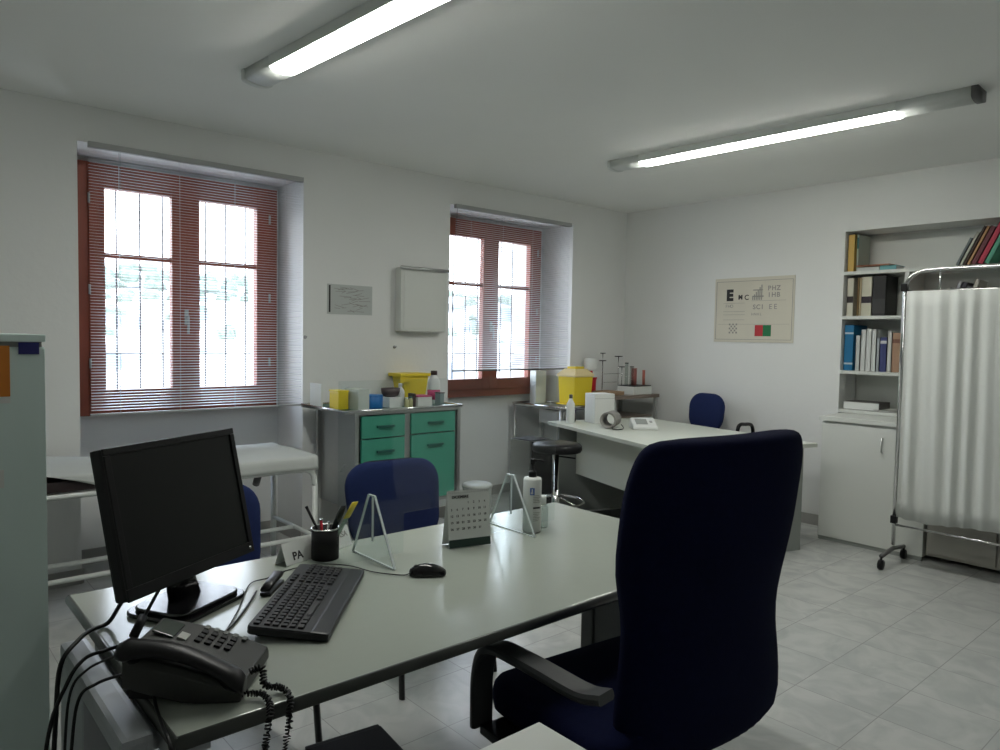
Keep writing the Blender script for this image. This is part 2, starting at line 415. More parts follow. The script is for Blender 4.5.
# ------------------------------------------------------------ ceiling lamps
def lamp(xa, ya, xb, yb, y_on, y_off, label):
    L_ = math.hypot(xb-xa, yb-ya); rz = math.atan2(-(xb-xa), (yb-ya))
    t = thing('ceiling_lamp', label, 'ceiling lamp', (xa, ya, ZC), rz, group=None)
    w, h = .070, .060
    prof = [(w, 0), (w, -h*.7)]+[(w*math.cos(a), -h*.7-.018*math.sin(a)) for a in [PI*k/8 for k in range(1, 8)]]+[(-w, -h*.7), (-w, 0)]
    lens = [(w*.93, -h*.6), (w*.93, -h*.72)]+[(w*.93*math.cos(a), -h*.72-.022*math.sin(a)) for a in [PI*k/8 for k in range(1, 8)]]+[(-w*.93, -h*.72), (-w*.93, -h*.6)]
    tro = [(w, 0), (w, -h*.78), (w*.93, -h*.78), (w*.93, -h*.55), (-w*.93, -h*.55), (-w*.93, -h*.78), (-w, -h*.78), (-w, 0)]
    def seg(p_, y0, y1, sc=1.0): return [[(p[0]*sc, y, p[1]*sc) for p in p_] for y in (y0, y1)]
    s0 = (y_on-ya); s1 = (y_off-ya)
    MB().loft(seg(prof, 0.03, s0)).build('housing_end', white_metal, t)
    MB().loft(seg(prof, s1, L_-.03)).build('housing_end', white_metal, t)
    MB().loft(seg(tro, s0, s1), smooth=False).build('housing', white_metal, t)
    MB().loft(seg(lens, s0+.001, s1-.001)).build('diffuser', tube_m, t)
    for y0, y1, mm in ((0, .03, dark_rail), (L_-.03, L_, white_metal)):
        MB().loft(seg(prof, y0, y1, 1.06)).build('end_cap', mm, t)
    return t
lamp(1.60, 1.20, 1.45, 3.50, 1.50, 3.24, 'ceiling strip lamp nearer the left window, cut by the top of the photo')
lamp(4.12, 1.18, 4.03, 3.42, 1.55, 3.16, 'ceiling strip lamp above the far desk with a dark end cap')

# ------------------------------------------------------------ things on the window wall
t = thing('light_box', 'white wall-mounted light box with a metal rail between the two windows', 'light box', (3.26, YW, 1.49))
W_().box((3.00, 4.565, 1.487), (3.425, YW-.001, 1.965), bev=.012).build('body', white_p, t)
W_().box((3.025, 4.561, 1.51), (3.40, 4.566, 1.935), bev=.004).build('viewing_panel', white_p, t)
W_().cyl((2.99, 4.556, 1.960), (3.435, 4.556, 1.960), .013, 12).build('clip_rail', steel, t)
t = thing('wall_notice', 'small white leaflet of grey line drawings taped beside the left window', 'notice', (2.62, YW, 1.6))
W_().box((2.44, 4.646, 1.598), (2.802, 4.649, 1.808)).build('sheet', mat('pale_grey_paper', (.50, .53, .51), .8), t)
b = W_(); b.box((2.452, 4.644, 1.61), (2.464, 4.6462, 1.80)); b.build('black_bar', ink, t)
b = W_(); rr = random.Random(3)
for k in range(34):
    x = rr.uniform(2.49, 2.70); z = 1.79-.18*(k//2)/17; l = rr.uniform(.03, .10); s = rr.uniform(-.02, .02)
    x2 = min(x+l, 2.79)
    b.box((0, -.0006, -.0016), (1, .0006, .0016), M=frame((x, 4.6453, max(1.612, min(1.795, z))), (x2-x, 0, s), (0, 1, 0)) @ Matrix.Diagonal((x2-x, 1, 1, 1)))
b.build('drawing', grey_ink, t)
# ------------------------------------------------------------ eye chart
t = thing('eye_chart', 'cream eye test chart with letters and a red and green square', 'eye chart', (X1, 3.25, 1.45))
P0 = Vector((X1-.004, 3.625, 1.452))
def cp(u, v, w_, h_, d=.0015):      # u to the right (0..1), v down (0..1)
    y = 3.625-.735*u; z = 2.005-.553*v
    return (X1-.006-d, y-.735*w_, z-.553*h_), (X1-.006, y, z)
W_().box((X1-.0062, 2.890, 1.452), (X1-.001, 3.625, 2.005)).build('sheet', cream_paper, t)
b = W_()
for q in (.05, .955): b.box(*cp(.02, q, .96, .006))
for q in (.02, .975): b.box(*cp(q, .05, .005, .91))
b.build('border', grey_ink, t)
def ct(body, u, v, size, mm=ink, bold=0):
    return text(body, size, frame((X1-.0085, 3.625-.735*u, 2.005-.553*v), (0, -1, 0), (0, 0, 1)), mm, t, 'chart_letter', bold)
def cts(body, u, v, du, size, mm=ink, bold=0):
    for i, c_ in enumerate(body):
        if c_ != ' ': ct(c_, u+i*du, v, size, mm, bold)
ct('E', .20, .275, .125, bold=.008); ct('M', .34, .305, .05, bold=.003); ct('C', .42, .31, .06, bold=.001)
cts('FHO', .16, .44, .035, .038, grey_ink)
b = W_()
for v in (.52, .57, .65, .39): b.box(*cp(.12, v, .28, .004))
b.box(*cp(.48, .36, .42, .004)); b.box(*cp(.05, .72, .9, .003))
for i in range(5):
    for j in range(5):
        if (i+j) % 2 == 0: b.box(*cp(.20+i*.022, .71+j*.032, .019, .028))
b.build('pattern', grey_ink, t)
b = W_()
for i in range(6): b.box(*cp(.49+i*.022, .30-i*.036, .012, .05+i*.036))
b.box(*cp(.49, .285, .14, .02)); b.box(*cp(.50, .19, .12, .015))
b.build('dial_figure', grey_ink, t)
cts('PHZ', .70, .18, .055, .055, grey_ink, .001); cts('IHB', .70, .28, .055, .055, grey_ink, .001)
cts('SCI', .52, .46, .05, .055, grey_ink, .001); cts('EE', .72, .46, .06, .06, grey_ink); cts('HNHL', .50, .57, .035, .03, grey_ink)
W_().box(*cp(.535, .735, .10, .17)).build('red_square', redink, t)
W_().box(*cp(.635, .735, .10, .17)).build('green_square', greenink, t)

# ============================================================ bookshelf in the right wall
t = thing('bookshelf', 'white bookshelf set into the right wall', 'bookshelf', (5.85, 1.6, .93))
XB = X1+.299
for (z, ya, lbl) in ((1.995, ry0, 0), (1.655, ry0, 0), (1.235, 2.03, 0), (.935, ry0, 0)):
    W_().box((X1-.008, ya+.002, z-.0125), (XB, ry1-.002, z+.0125), bev=.002).build('shelf', white_p, t)
W_().box((X1-.012, 2.032, .948), (XB, 2.062, 1.982)).build('partition', white_p, t)
W_().box((XB-.006, ry0+.002, .948), (XB, ry1-.002, 2.30)).build('back_panel', white_p, t)
t = thing('base_cabinet', 'white base cabinet with one door beneath the bookshelf', 'cabinet', (5.5, 2.18, 0))
W_().box((5.335, 1.745, .026), (X1-.001, 2.45, .885)).build('body', white_p, t)
W_().box((5.30, 1.735, .888), (X1-.001, 2.468, .920), bev=.003).build('top', white_p, t)
W_().box((5.322, 1.745, 0), (5.335, 2.45, .027)).build('plinth', dgrey, t)
d = W_().box((5.315, 1.925, .030), (5.333, 2.448, .872), bev=.003).build('door', white_p, t)
W_().tube([(5.313, 2.02, .70), (5.295, 2.02, .705), (5.295, 2.02, .795), (5.313, 2.02, .80)], .005, 8).build('handle', steel, d)
t = thing('low_cabinet', 'beige fronted low cabinet behind the folding screen', 'cabinet', (5.5, 1.1, 0))
W_().box((5.36, .5, .04), (X1-.001, 1.730, .82)).build('body', beige, t)
for y0 in (.52, .92, 1.325): W_().box((5.340, y0, .06), (5.36, y0+.395, .28), bev=.003).build('drawer_front', beige, t)
for y0 in (.52, .92, 1.325): W_().box((5.340, y0, .29), (5.36, y0+.395, .81), bev=.003).build('door', beige, t)

# books: spine at x, occupying y range (y decreasing to the right in the photo)
cov = {}
def cm(c):
    k = tuple(c)
    if k not in cov: cov[k] = mat('book_cover_%d' % len(cov), c, .55)
    return cov[k]
def book(y, z, th, h, d, col, label, x=5.735, lean=0, name='book', group=None, band=None, flat=False, rz=0, front=False):
    """upright: th along y, h up, d along x. pivot at (x,y,z) = front, right-hand bottom corner"""
    o = thing(name, label, 'book' if name == 'book' else 'binder', (x, y, z), rz, group)
    o.rotation_euler = (lean, 0, rz)
    MAT4[o.name] = Matrix.Identity(4)
    c = MB(); t_ = .003
    if flat:
        c.box((0, 0, 0), (d, th, t_)); c.box((0, 0, h-t_), (d, th, h))
        if front: c.box((0, 0, 0), (d, t_, h))
        else: c.box((0, 0, 0), (t_, th, h))
        pg = ((t_, .004, t_), (d-.004, th-.004, h-t_))
    else:
        c.box((0, 0, 0), (d, t_, h)); c.box((0, th-t_, 0), (d, th, h)); c.box((0, 0, 0), (t_, th, h), bev=0)
        pg = ((t_, t_, .004), (d-.004, th-t_, h-.004))
    c.build('cover', cm(col), o)
    MB().box(*pg).build('pages', paper, o)
    if band:
        for (z0, z1, bc) in band:
            MB().box((-.001, .001, h*z0), (.0005, th-.001, h*z1)).build('spine_label', cm(bc), o)
    return o
T0 = 2.009
book(2.445, T0, .050, .285, .22, (.60, .40, .10), 'tan yellow binder standing at the left end of the top shelf', name='ring_binder')
book(2.425, T0, .016, .285, .20, (.42, .47, .40), 'pale file with a dark teal top behind the tan yellow binder', x=5.76, name='document_file', band=[(.62, .92, (.02, .12, .12))])
book(2.26, T0, .16, .030, .20, (.55, .58, .55), 'white book lying under an orange covered one on the top shelf', flat=True, band=None)
book(2.14, T0, .115, .034, .16, (.14, .38, .40), 'teal and white book lying flat on the top shelf', flat=True)
book(2.19, T0+.0345, .24, .012, .20, (.60, .26, .16), 'thin orange book lying on top of the flat stack', flat=True)
# leaning row at right of top shelf
cols = [((.16, .20, .20), .016, .20, 'thin dark grey book, first of the leaning row on the top shelf'),
        ((.48, .46, .40), .020, .24, 'cream book second in the leaning row on the top shelf'),
        ((.09, .06, .04), .014, .28, 'dark brown book between cream and orange in the leaning row'),
        ((.45, .24, .10), .020, .275, 'orange brown book in the middle of the leaning row'),
        ((.16, .03, .04), .030, .27, 'dark maroon book beside the red one in the leaning row'),
        ((.50, .03, .07), .034, .30, 'thick bright red book towards the frame edge on the top shelf'),
        ((.10, .40, .26), .030, .25, 'green book at the far right of the leaning row')]
y = 1.755
for c, th, h, lb in cols:
    y -= th/math.cos(.42)
    book(y, T0+.002, th, h, .18, c, lb, lean=.42)
    y -= .0035
# second shelf
T1 = 1.669
book(2.44, T1, .050, .290, .20, (.60, .58, .48), 'cream box file with a dark label at the left of the second shelf', name='box_file', band=[(.35, .52, (.03, .02, .02))])
book(2.405, T1, .014, .295, .19, (.30, .20, .08), 'thin brown book between two cream files on the second shelf', x=5.75)
book(2.385, T1, .016, .290, .20, (.55, .45, .28), 'tan book between two cream files on the second shelf', x=5.745)
book(2.305, T1, .075, .295, .21, (.58, .56, .44), 'wide cream box file with a dark label on the second shelf', name='box_file', band=[(.33, .50, (.02, .01, .02))])
book(2.205, T1, .095, .300, .22, (.018, .018, .018), 'black box file standing on the second shelf', name='box_file', band=[(.06, .42, (.04, .04, .04))])
y = 1.86
for c, th, h, lb in (((.40, .05, .05), .020, .17, 'short red book behind the screen top on the second shelf'), ((.02, .02, .03), .030, .19, 'black book beside the short red one above the screen'),
                     ((.40, .40, .42), .024, .235, 'light grey leaning book above the screen'), ((.03, .03, .04), .030, .23, 'dark leaning book right of the light grey one'),
                     ((.14, .14, .15), .030, .20, 'charcoal leaning book above the screen'), ((.48, .46, .40), .030, .245, 'cream leaning book at the right above the screen')):
    y -= th/math.cos(.3); book(y, T1+.002, th, h, .18, c, lb, lean=.3); y -= .004
# third shelf
T2 = 1.249
book(2.425, T2, .070, .350, .24, (.01, .16, .34), 'tall bright blue ring binder at the left of the third shelf', name='ring_binder', band=[(.80, .84, (.5, .6, .65)), (.13, .17, (.5, .6, .65))])
book(2.375, T2, .032, .270, .20, (.52, .54, .52), 'slim white book right of the blue binder on the third shelf')
y = 2.37
for i, (th, h, lb) in enumerate(((.036, .315, 'first tall white volume on the third shelf, next to the slim white book'), (.040, .322, 'middle tall white volume on the third shelf'), (.034, .318, 'last tall white volume on the third shelf, before the navy books'))):
    y -= th+.001; book(y, T2, th, h, .21, (.60, .62, .60), lb)
y -= .025; book(y, T2, .022, .255, .19, (.35, .38, .40), 'thin grey book left of the navy book on the third shelf')
y -= .051; book(y, T2, .048, .258, .19, (.04, .05, .16), 'navy blue book with a pale top on the third shelf', band=[(.82, .90, (.5, .5, .5))])
y -= .034; book(y, T2, .030, .300, .20, (.60, .60, .56), 'white book between navy and brown on the third shelf')
y -= .063; book(y, T2, .060, .292, .20, (.36, .22, .14), 'light brown book with a dark emblem on the third shelf', band=[(.74, .84, (.18, .08, .05))])
# bottom shelf
book(2.21, .9485, .27, .062, .20, (.10, .09, .085), 'thick flat book with a dark cover on the lowest shelf', flat=True, x=5.72, front=True)
book(2.10, .9485, .15, .014, .20, (.50, .50, .47), 'thin white booklet lying at the right of the lowest shelf', flat=True, x=5.72)

# ============================================================ folding screen
t = thing('folding_screen', 'white pleated medical screen on a chromed frame with castors', 'privacy screen', (5.1, 1.35, 0))
ya, yb, xs = 1.845, .86, 5.10
W_().tube([(xs, ya, .13), (xs, ya, 1.80)]+smooth_path([(xs, ya, 1.80), (xs, ya-.02, 1.875), (xs, ya-.09, 1.925), (xs, ya-.2, 1.935)], 5)+[(xs, yb+.2, 1.935)]+smooth_path([(xs, yb+.2, 1.935), (xs, yb+.09, 1.925), (xs, yb+.02, 1.875), (xs, yb, 1.80)], 5)+[(xs, yb, .13)], .0125, 10).build('frame_tube', chrome, t)
for z in (.265, 1.80): W_().cyl((xs, ya, z), (xs, yb, z), .008, 8).build('curtain_rail', chrome, t)
W_().cyl((xs, 1.64, 1.80), (xs, 1.64, 1.925), .006, 8).build('rail_hanger', chrome, t)
for z, y in ((1.825, ya), (.30, ya), (1.825, yb), (.30, yb)): W_().box((xs-.02, y-.018, z-.025), (xs+.02, y+.018, z+.025), bev=.004).build('clamp', black, t)
def curt(u, v):
    y = ya-.022-u*(ya-yb-.04); z = .325+(1.80-.325)*v
    a = .006+.006*(1-v)
    return (xs-.026+a*math.sin(u*2*PI*9+1.3*math.sin(u*17))+.004*math.sin(u*71+v*2), y, z-.012*math.sin(u*9)*(1-v))
W_().grid(curt, 200, 14).build('curtain', curtain_m, t, solid=.0015)
for y in (ya, yb):
    W_().tube([(4.915, y, .085), (5.10, y, .105), (5.29, y, .085)], .014, 8).build('foot_bar', dark_rail, t)
    for x in (4.915, 5.29):
        c = W_(); c.cyl((x, y, .05), (x, y, .085), .008, 8); c.cyl((x, y-.012, .032), (x, y+.012, .032), .032, 16); c.build('castor', black, t)
# ============================================================ tall grey cabinet at left
t = thing('metal_cabinet', 'tall grey green metal cabinet at the left edge with orange sticker', 'cabinet', (0, 2.42, 0))
W_().box((-.55, 2.203, 0), (.350, 2.66, 1.405), bev=.004).build('body', file_m, t)
W_().box((-.556, 2.196, 1.418), (.351, 2.665, 1.437), bev=.003).build('top', file_m, t)
W_().box((-.55, 2.205, 1.40), (.343, 2.66, 1.42)).build('shadow_gap', dgrey, t)
for x0, x1 in ((-.545, -.104), (-.098, .349)):
    d = W_().box((x0, 2.199, .03), (x1, 2.2035, 1.40), bev=.0015).build('door', file_m, t)
W_().box((.15, 2.1965, 1.279), (.272, 2.1990, 1.408)).build('orange_sticker', orange_m, t)
W_().box((.15, 2.1965, 1.262), (.272, 2.1990, 1.277)).build('caption_strip', paper, t)
W_().box((.291, 2.1965, 1.386), (.336, 2.1990, 1.4165)).build('navy_sticker', bluest, t)
W_().box((.16, 2.1965, 1.047), (.256, 2.1990, 1.093)).build('white_label', paper, t)

# ============================================================ examination couch
t = thing('examination_couch', 'white tubular examination couch under the left window with paper sheet', 'examination couch', (1.1, 4.2, 0))
ya, yb, xl, xr = 3.92, 4.50, .15, 1.985
def leg_frame(x, s):
    P = [(x, ya, .02), (x, ya, .60)]
    return P
for y in (ya, yb):
    W_().tube([(xr, y, .0), (xr, y, .56)]+smooth_path([(xr, y, .56), (xr-.012, y, .625), (xr-.05, y, .655), (xr-.11, y, .662)], 5)+[(xl+.11, y, .662)]+smooth_path([(xl+.11, y, .662), (xl+.05, y, .655), (xl+.012, y, .625), (xl, y, .56)], 5)+[(xl, y, 0)], .0175, 10).build('side_frame', white_metal, t)
    yr = y if y == ya else 4.19
    W_().cyl((xl, yr, .255), (xr, yr, .255), .0125, 10).build('lower_rail', white_metal, t)
for x in (xl, xr): W_().cyl((x, ya, .255), (x, yb, .255), .0125, 10).build('cross_rail', white_metal, t)
W_().cyl((1.52, ya, .655), (1.52, yb, .655), .012, 8).build('support_rail', white_metal, t)
W_().cyl((1.66, ya+.05, .640), (1.66, ya+.08, .59), .02, 10).build('adjuster_knob', dark_rail, t)
W_().box((.14, ya-.02, .682), (1.995, yb+.02, .735), bev=.012).build('mattress', black_up, t)
def sheet(u, v):
    x = .12+1.87*u; q = .09
    t_ = max(0, (v-q)/(1-q)); y = ya-.030+(yb-ya+.06)*t_
    z = .742+.002*math.sin(x*19)+.004*math.sin(y*11+x*3)
    z += max(0, (.95-x)/.8)*.06
    if v < q:
        k = 1 if x > .93 else max(0, (x-.62)/.31)
        z -= (q-v)/q*.078*k; y -= .004*(q-v)/q
    return (x, y, z)
W_().grid(sheet, 60, 40).build('paper_sheet', sheet_m, t, solid=.002)

# ============================================================ green instrument cabinet
t = thing('instrument_cabinet', 'stainless steel instrument cabinet with green drawers and door', 'cabinet', (2.7, 4.26, 0))
x0, x1, y0, y1 = 2.31, 3.12, 4.0, 4.52
b = W_(); b.box((x0+.012, y0+.02, .34), (x0+.022, y1, .945)); b.box((x1-.022, y0+.02, .34), (x1-.012, y1, .945)); b.box((x0+.012, y1-.01, .34), (x1-.012, y1, .945)); b.box((x0+.012, y0+.02, .33), (x1-.012, y1, .345)); b.box((2.675, y0+.01, .34), (2.715, y1-.01, .94))
b.build('body', steel, t)
b = W_()
for x in (x0, x1):
    for y in (y0+.012, y1-.012): b.box((x-.014, y-.014, .09), (x+.014, y+.014, .955))
b.box((x0, y0, .325), (x1, y0+.025, .345)); b.box((x0, y0, .945), (x1, y0+.03, .96)); b.box((x0, y0+.02, .12), (x1, y1-.02, .135))
b.build('corner_posts', steel, t)
b = W_(); b.box((2.215, y0-.02, .958), (x1+.015, y1+.06, .968))
b.build('top_shelf', steel, t)
b = W_(); b.tube([(2.22, y0-.015, .975), (2.22, y1+.055, .975), (x1+.010, y1+.055, .975), (x1+.010, y0-.015, .975)], .009, 8, closed=True); b.build('guard_rail', chrome, t)
W_().box((2.24, y0, .968), (x1, y1+.035, .971)).build('green_mat', darkgreen, t)
for (a, c, z0, z1, kind) in ((2.345, 2.668, .795, .938, 'drawer'), (2.345, 2.668, .625, .787, 'drawer'), (2.345, 2.668, .480, .617, 'drawer'), (2.345, 2.668, .350, .472, 'drawer'), (2.722, 3.085, .800, .938, 'drawer'), (2.722, 3.085, .350, .792, 'door')):
    d = W_().box((a, y0-.004, z0), (c, y0+.016, z1), bev=.003).build(kind, green_m, t)
    zc = (z0+z1)/2 if kind == 'drawer' else z1-.075; xm = (a+c)/2+.01
    W_().box((xm-.065, y0-.022, zc-.008), (xm+.065, y0-.005, zc+.008), bev=.004).build('handle', darkgreen, d)
for x in (x0, x1):
    for y in (y0+.012, y1-.012):
        c = W_(); c.cyl((x, y, .06), (x, y, .09), .009, 8); c.cyl((x-.012, y, .035), (x+.012, y, .035), .035, 14); c.build('castor', black, t)
W_().tube([(2.30, 4.12, .62), (2.288, 4.12, .62), (2.288, 4.16, .57), (2.30, 4.16, .57)], .004, 6).build('side_hook', steel, t)

ZT = .9715
def simple_box(name, x0, x1, y0, y1, z0, z1, m_, label, cat, lid=None, bev=.004, group=None, lidh=.012):
    t = thing(name, label, cat, ((x0+x1)/2, (y0+y1)/2, z0), group=group)
    W_().box((x0, y0, z0), (x1, y1, z1-(lidh if lid else 0)), bev=bev).build('box_body', m_, t)
    if lid: W_().box((x0-.003, y0-.003, z1-lidh), (x1+.003, y1+.003, z1), bev=bev*.6).build('lid', lid, t)
    return t
pale_card = mat('pale_cardboard', (.56, .60, .55), .7)
simple_box('paper_folder', 2.250, 2.262, 4.36, 4.52, ZT, 1.125, paper, 'thin white folder upright at the left end of the green cabinet', 'folder', bev=.001)
simple_box('yellow_box', 2.262, 2.335, 4.15, 4.27, ZT, 1.095, yellow, 'small yellow box at the left on the green cabinet', 'box', lid=yellow, bev=.006)
simple_box('glove_box', 2.355, 2.435, 4.06, 4.24, ZT, 1.105, pale_card, 'pale cardboard glove box between the yellow box and blue jar', 'box', bev=.003)
def jar(name, x, y, z, r, h, mm, lidm, label, cat, prof=None, n=20):
    t = thing(name, label, cat, (x, y, z))
    pr = prof or [(r*.96, 0), (r, .004), (r, h*.84), (r*.97, h*.86)]
    MB().lathe(pr, n=n).build('jar_body', mm, t)
    if lidm: MB().lathe([(r*1.02, h*.86), (r*1.03, h*.88), (r*1.02, h*.98), (r*.95, h)], n=n).build('lid', lidm, t)
    return t
jar('tub', 2.510, 4.14, ZT, .064, .09, bluepl, bluepl, 'round blue tub on the green cabinet', 'tub')
simple_box('tissue_box', 2.60, 2.70, 4.08, 4.22, ZT, 1.040, paper, 'low white box beneath the dark brown bowl', 'box')
t = thing('kidney_bowl', 'dark brown bowl resting on a low white box', 'bowl', (2.652, 4.15, 1.0405))
MB().lathe([(.03, 0), (.055, .006), (.066, .03), (.070, .06), (.066, .06), (.060, .03), (.05, .012), (.001, .010)], sx=1.0, sy=.75).build('bowl', brown, t)
def bottle(name, x, y, z, r, h, mm, capm, label, neck=.35, lab=None, cat='bottle', capr=None, pump=False):
    t = thing(name, label, cat, (x, y, z))
    nr = r*neck
    MB().lathe([(r*.92, 0), (r, .006), (r, h*.60), (r*.93, h*.68), (nr*1.3, h*.82), (nr, h*.86), (nr, h*.90)], n=24).build('bottle_body', mm, t)
    cr = capr or nr*1.25
    MB().lathe([(cr, h*.87), (cr, h*.985), (cr*.9, h)], n=16).build('cap', capm, t)
    if lab: MB().lathe([(r*1.01, h*lab[0]), (r*1.01, h*lab[1])], n=24).build('label_band', lab[2], t)
    return t
white_pl = mat('white_bottle_plastic', (.72, .74, .72), .35)
bottle('spray_bottle', 2.755, 4.19, ZT, .030, .155, white_pl, white_pl, 'white bottle with narrow neck in front of the yellow wall bin')
bottle('medicine_vial', 2.715, 4.05, ZT, .015, .070, mat('yellowish_glass', (.50, .48, .25), .3), paper, 'left one of two small yellowish vials', .6)
bottle('medicine_vial', 2.748, 4.05, ZT, .014, .074, MATS['yellowish_glass'], darkgreen, 'right one of two small yellowish vials', .6)
simple_box('black_carton', 2.772, 2.790, 4.05, 4.12, ZT, 1.065, brown, 'narrow dark carton between the vials and a white box', 'box')
simple_box('dressing_box', 2.797, 2.915, 4.035, 4.15, ZT, 1.048, white_p, 'white dressing box with a dark red edge', 'box', lid=pink, lidh=.008)
bottle('antiseptic_bottle', 3.075, 4.24, ZT, .046, .235, white_pl, brown, 'white bottle with brown cap and magenta label', .42, lab=(.12, .42, pink))
simple_box('carton', 2.985, 3.02, 4.04, 4.10, ZT, 1.066, mat('grey_teal_card', (.20, .27, .27), .6), 'narrow grey teal carton at the right of the white dressing box', 'box', lid=brown, lidh=.008)
# yellow wall-mounted sharps bin
t = thing('sharps_bin', 'flared yellow sharps bin against the wall above the green cabinet', 'sharps bin', (3.06, 4.54, 1.02))
def rect(cx, cy, w, d, z): return [(cx+a*w/2, cy+b_*d/2, z) for a, b_ in ((1,1), (-1,1), (-1,-1), (1,-1))]
W_().loft([rect(3.095, 4.565, .18, .13, .985), rect(3.09, 4.563, .23, .15, 1.15)], smooth=False).build('bin_body', yellow, t, bev=.006)
W_().box((2.945, 4.475, 1.151), (3.215, 4.645, 1.175), bev=.005).build('lid', yellow, t)
W_().box((2.945, 4.478, 1.105), (3.04, 4.49, 1.150), bev=.003).build('flap', yellow, t)

# ============================================================ chairs
def pad(bm, w, h, th, r, M, n=5, taper=1.0):
    """upholstered pad: outline in x (width) / z (height), thickness along y, puffed"""
    rings = []
    for k, (f, s) in enumerate(((-1, .86), (-.8, .96), (-.35, 1), (.35, 1), (.8, .96), (1, .86))):
        o = rrect(w*s, h*(1-(1-s)*w/h), r*s, n)
        rings.append([((p[0]*(1-(1-taper)*(.5-p[1]/h))), f*th/2, p[1]) for p in o])
    bm.loft(rings, M=M)
def visitor_chair(loc, rz, label, group, fabric=navy2):
    t = thing('visitor_chair', label, 'chair', loc, rz, group)
    # local: faces -y, front legs y=-.25, back y=.25
    b = MB(); pad(b, .46, .44, .065, .09, Matrix.Translation((0, -.02, .455)) @ Matrix.Rotation(PI/2, 4, 'X')); b.build('seat', fabric, t)
    tilt = Matrix.Rotation(-.16, 4, 'X')
    def bp(u, v):
        return None
    b = MB(); pad(b, .50, .40, .05, .12, Matrix.Translation((0, .27, .665)) @ tilt, 7, .90); b.build('backrest', fabric, t)
    b = MB(); pad(b, .44, .33, .02, .12, Matrix.Translation((0, .302, .70)) @ tilt, 7, .90); b.build('backrest_shell', black, t)
    for s in (-1, 1):
        MB().tube([(s*.225, -.25, 0), (s*.215, -.20, .43)], .016, 8, flat=.7).build('leg', black, t)
        MB().tube([(s*.225, .33, 0), (s*.215, .18, .43)], .014, 8, flat=.7).build('leg', black, t)
        MB().tube([(s*.215, -.20, .42), (s*.215, .20, .42)], .013, 8).build('side_rail', black, t)
        MB().tube(smooth_path([(s*.14, .12, .42), (s*.14, .22, .44), (s*.14, .27, .54), (s*.14, .315, .70)], 5), .011, 8).build('back_support', black, t)
    MB().tube([(-.215, -.16, .42), (.215, -.16, .42)], .011, 8).build('cross_rail', black, t)
    return t
ch = visitor_chair((1.835, 2.60, 0), -.10, 'navy blue visitor chair behind the desk beside the calendar', 'visitor chairs facing the main desk')
dup(ch, (.935, 2.50, 0), .02, 'navy blue visitor chair half hidden behind the monitor', 'visitor chairs facing the main desk')

# ============================================================ main desk
DZ = .74
t = thing('office_desk', 'large pale laminate desk with dark edge in the foreground', 'desk', (1.3, 1.75, 0))
dx0, dx1, dy0, dy1 = .393, 2.25, 1.295, 2.197
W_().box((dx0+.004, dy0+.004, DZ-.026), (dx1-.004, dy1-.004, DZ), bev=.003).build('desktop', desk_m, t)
eb = W_()
def rounded_edge(p, q, nrm):
    p, q, nrm = Vector(p), Vector(q), Vector(nrm); prof = []
    for k in range(7):
        a = -PI/2+PI*k/6; prof.append((math.cos(a)*.010, math.sin(a)*.0145-.0150))
    rings = [[tuple(pt+nrm*c+Vector((0, 0, DZ+.0005+s))) for c, s in prof] for pt in (p, q)]
    eb.loft(rings)
rounded_edge((dx0, dy0+.004, 0), (dx1, dy0+.004, 0), (0, -1, 0)); rounded_edge((dx0, dy1-.004, 0), (dx1, dy1-.004, 0), (0, 1, 0))
rounded_edge((dx0+.004, dy0, 0), (dx0+.004, dy1, 0), (-1, 0, 0)); rounded_edge((dx1-.004, dy0, 0), (dx1-.004, dy1, 0), (1, 0, 0))
eb.build('edge_band', edge_m, t)
for xa, xb, lbl in ((.318, .378, 1), (2.03, 2.09, 0)):
    l = W_()
    if lbl:
        l.box((.322, 1.36, .680), (.378, 1.90, .728), bev=.012)
        l.box((.395, 1.34, .675), (.47, 1.90, .706))
        l.box((.37, 1.40, .675), (.40, 1.86, .70))
        l.box((.322, 1.66, .03), (.378, 1.90, .69), bev=.01)
        l.box((.318, 1.36, 0), (.382, 2.05, .04), bev=.01)
    else:
        l.box((2.0, 1.42, .675), (2.10, 2.1, .707))
        l.box((2.075, 1.42, .03), (2.10, 1.84, .69), bev=.004); l.box((2.065, 1.80, .03), (2.11, 1.86, .69), bev=.01)
        l.box((2.06, 1.36, 0), (2.12, 1.95, .04), bev=.01)
    l.build('leg', leg_top_m if lbl else legm, t)
W_().box((.47, 2.02, .677), (2.0, 2.07, .709)).build('frame_beam', legm, t)
W_().box((.47, 1.42, .677), (2.0, 1.46, .709)).build('frame_beam', legm, t)
# side pedestal beneath the left end
# ------------------------------------------------------------ desk accessories
# monitor
my, mt = .519, .215
t = thing('computer_monitor', 'black flat computer monitor on a glossy stand at the left of the desk', 'monitor', (.583, 1.828, DZ), my)
u = Vector((math.cos(my), math.sin(my), 0)); nn = Vector((u.y, -u.x, 0)); vv = -nn*math.sin(mt)+Vector((0,0,1))*math.cos(mt)
MM = frame((.583, 1.828, 1.025), u, vv)     # local x right, y up, z toward viewer
b = W_(); b.box((-.21, -.170, -.040), (.21, .170, -.004), M=MM, bev=.008); b.build('casing', black, t)
b = W_(); w_, h_ = .21, .170
b.box((-w_, h_-.016, -.004), (w_, h_, .003), M=MM, bev=.002); b.box((-w_, -h_, -.004), (w_, -h_+.028, .003), M=MM, bev=.002)
b.box((-w_, -h_+.028, -.004), (-w_+.016, h_-.016, .003), M=MM, bev=.002); b.box((w_-.016, -h_+.028, -.004), (w_, h_-.016, .003), M=MM, bev=.002)
b.build('bezel', black, t)
W_().box((-w_+.016, -h_+.028, -.004), (w_-.016, h_-.016, -.0005), M=MM).build('screen', screen_m, t)
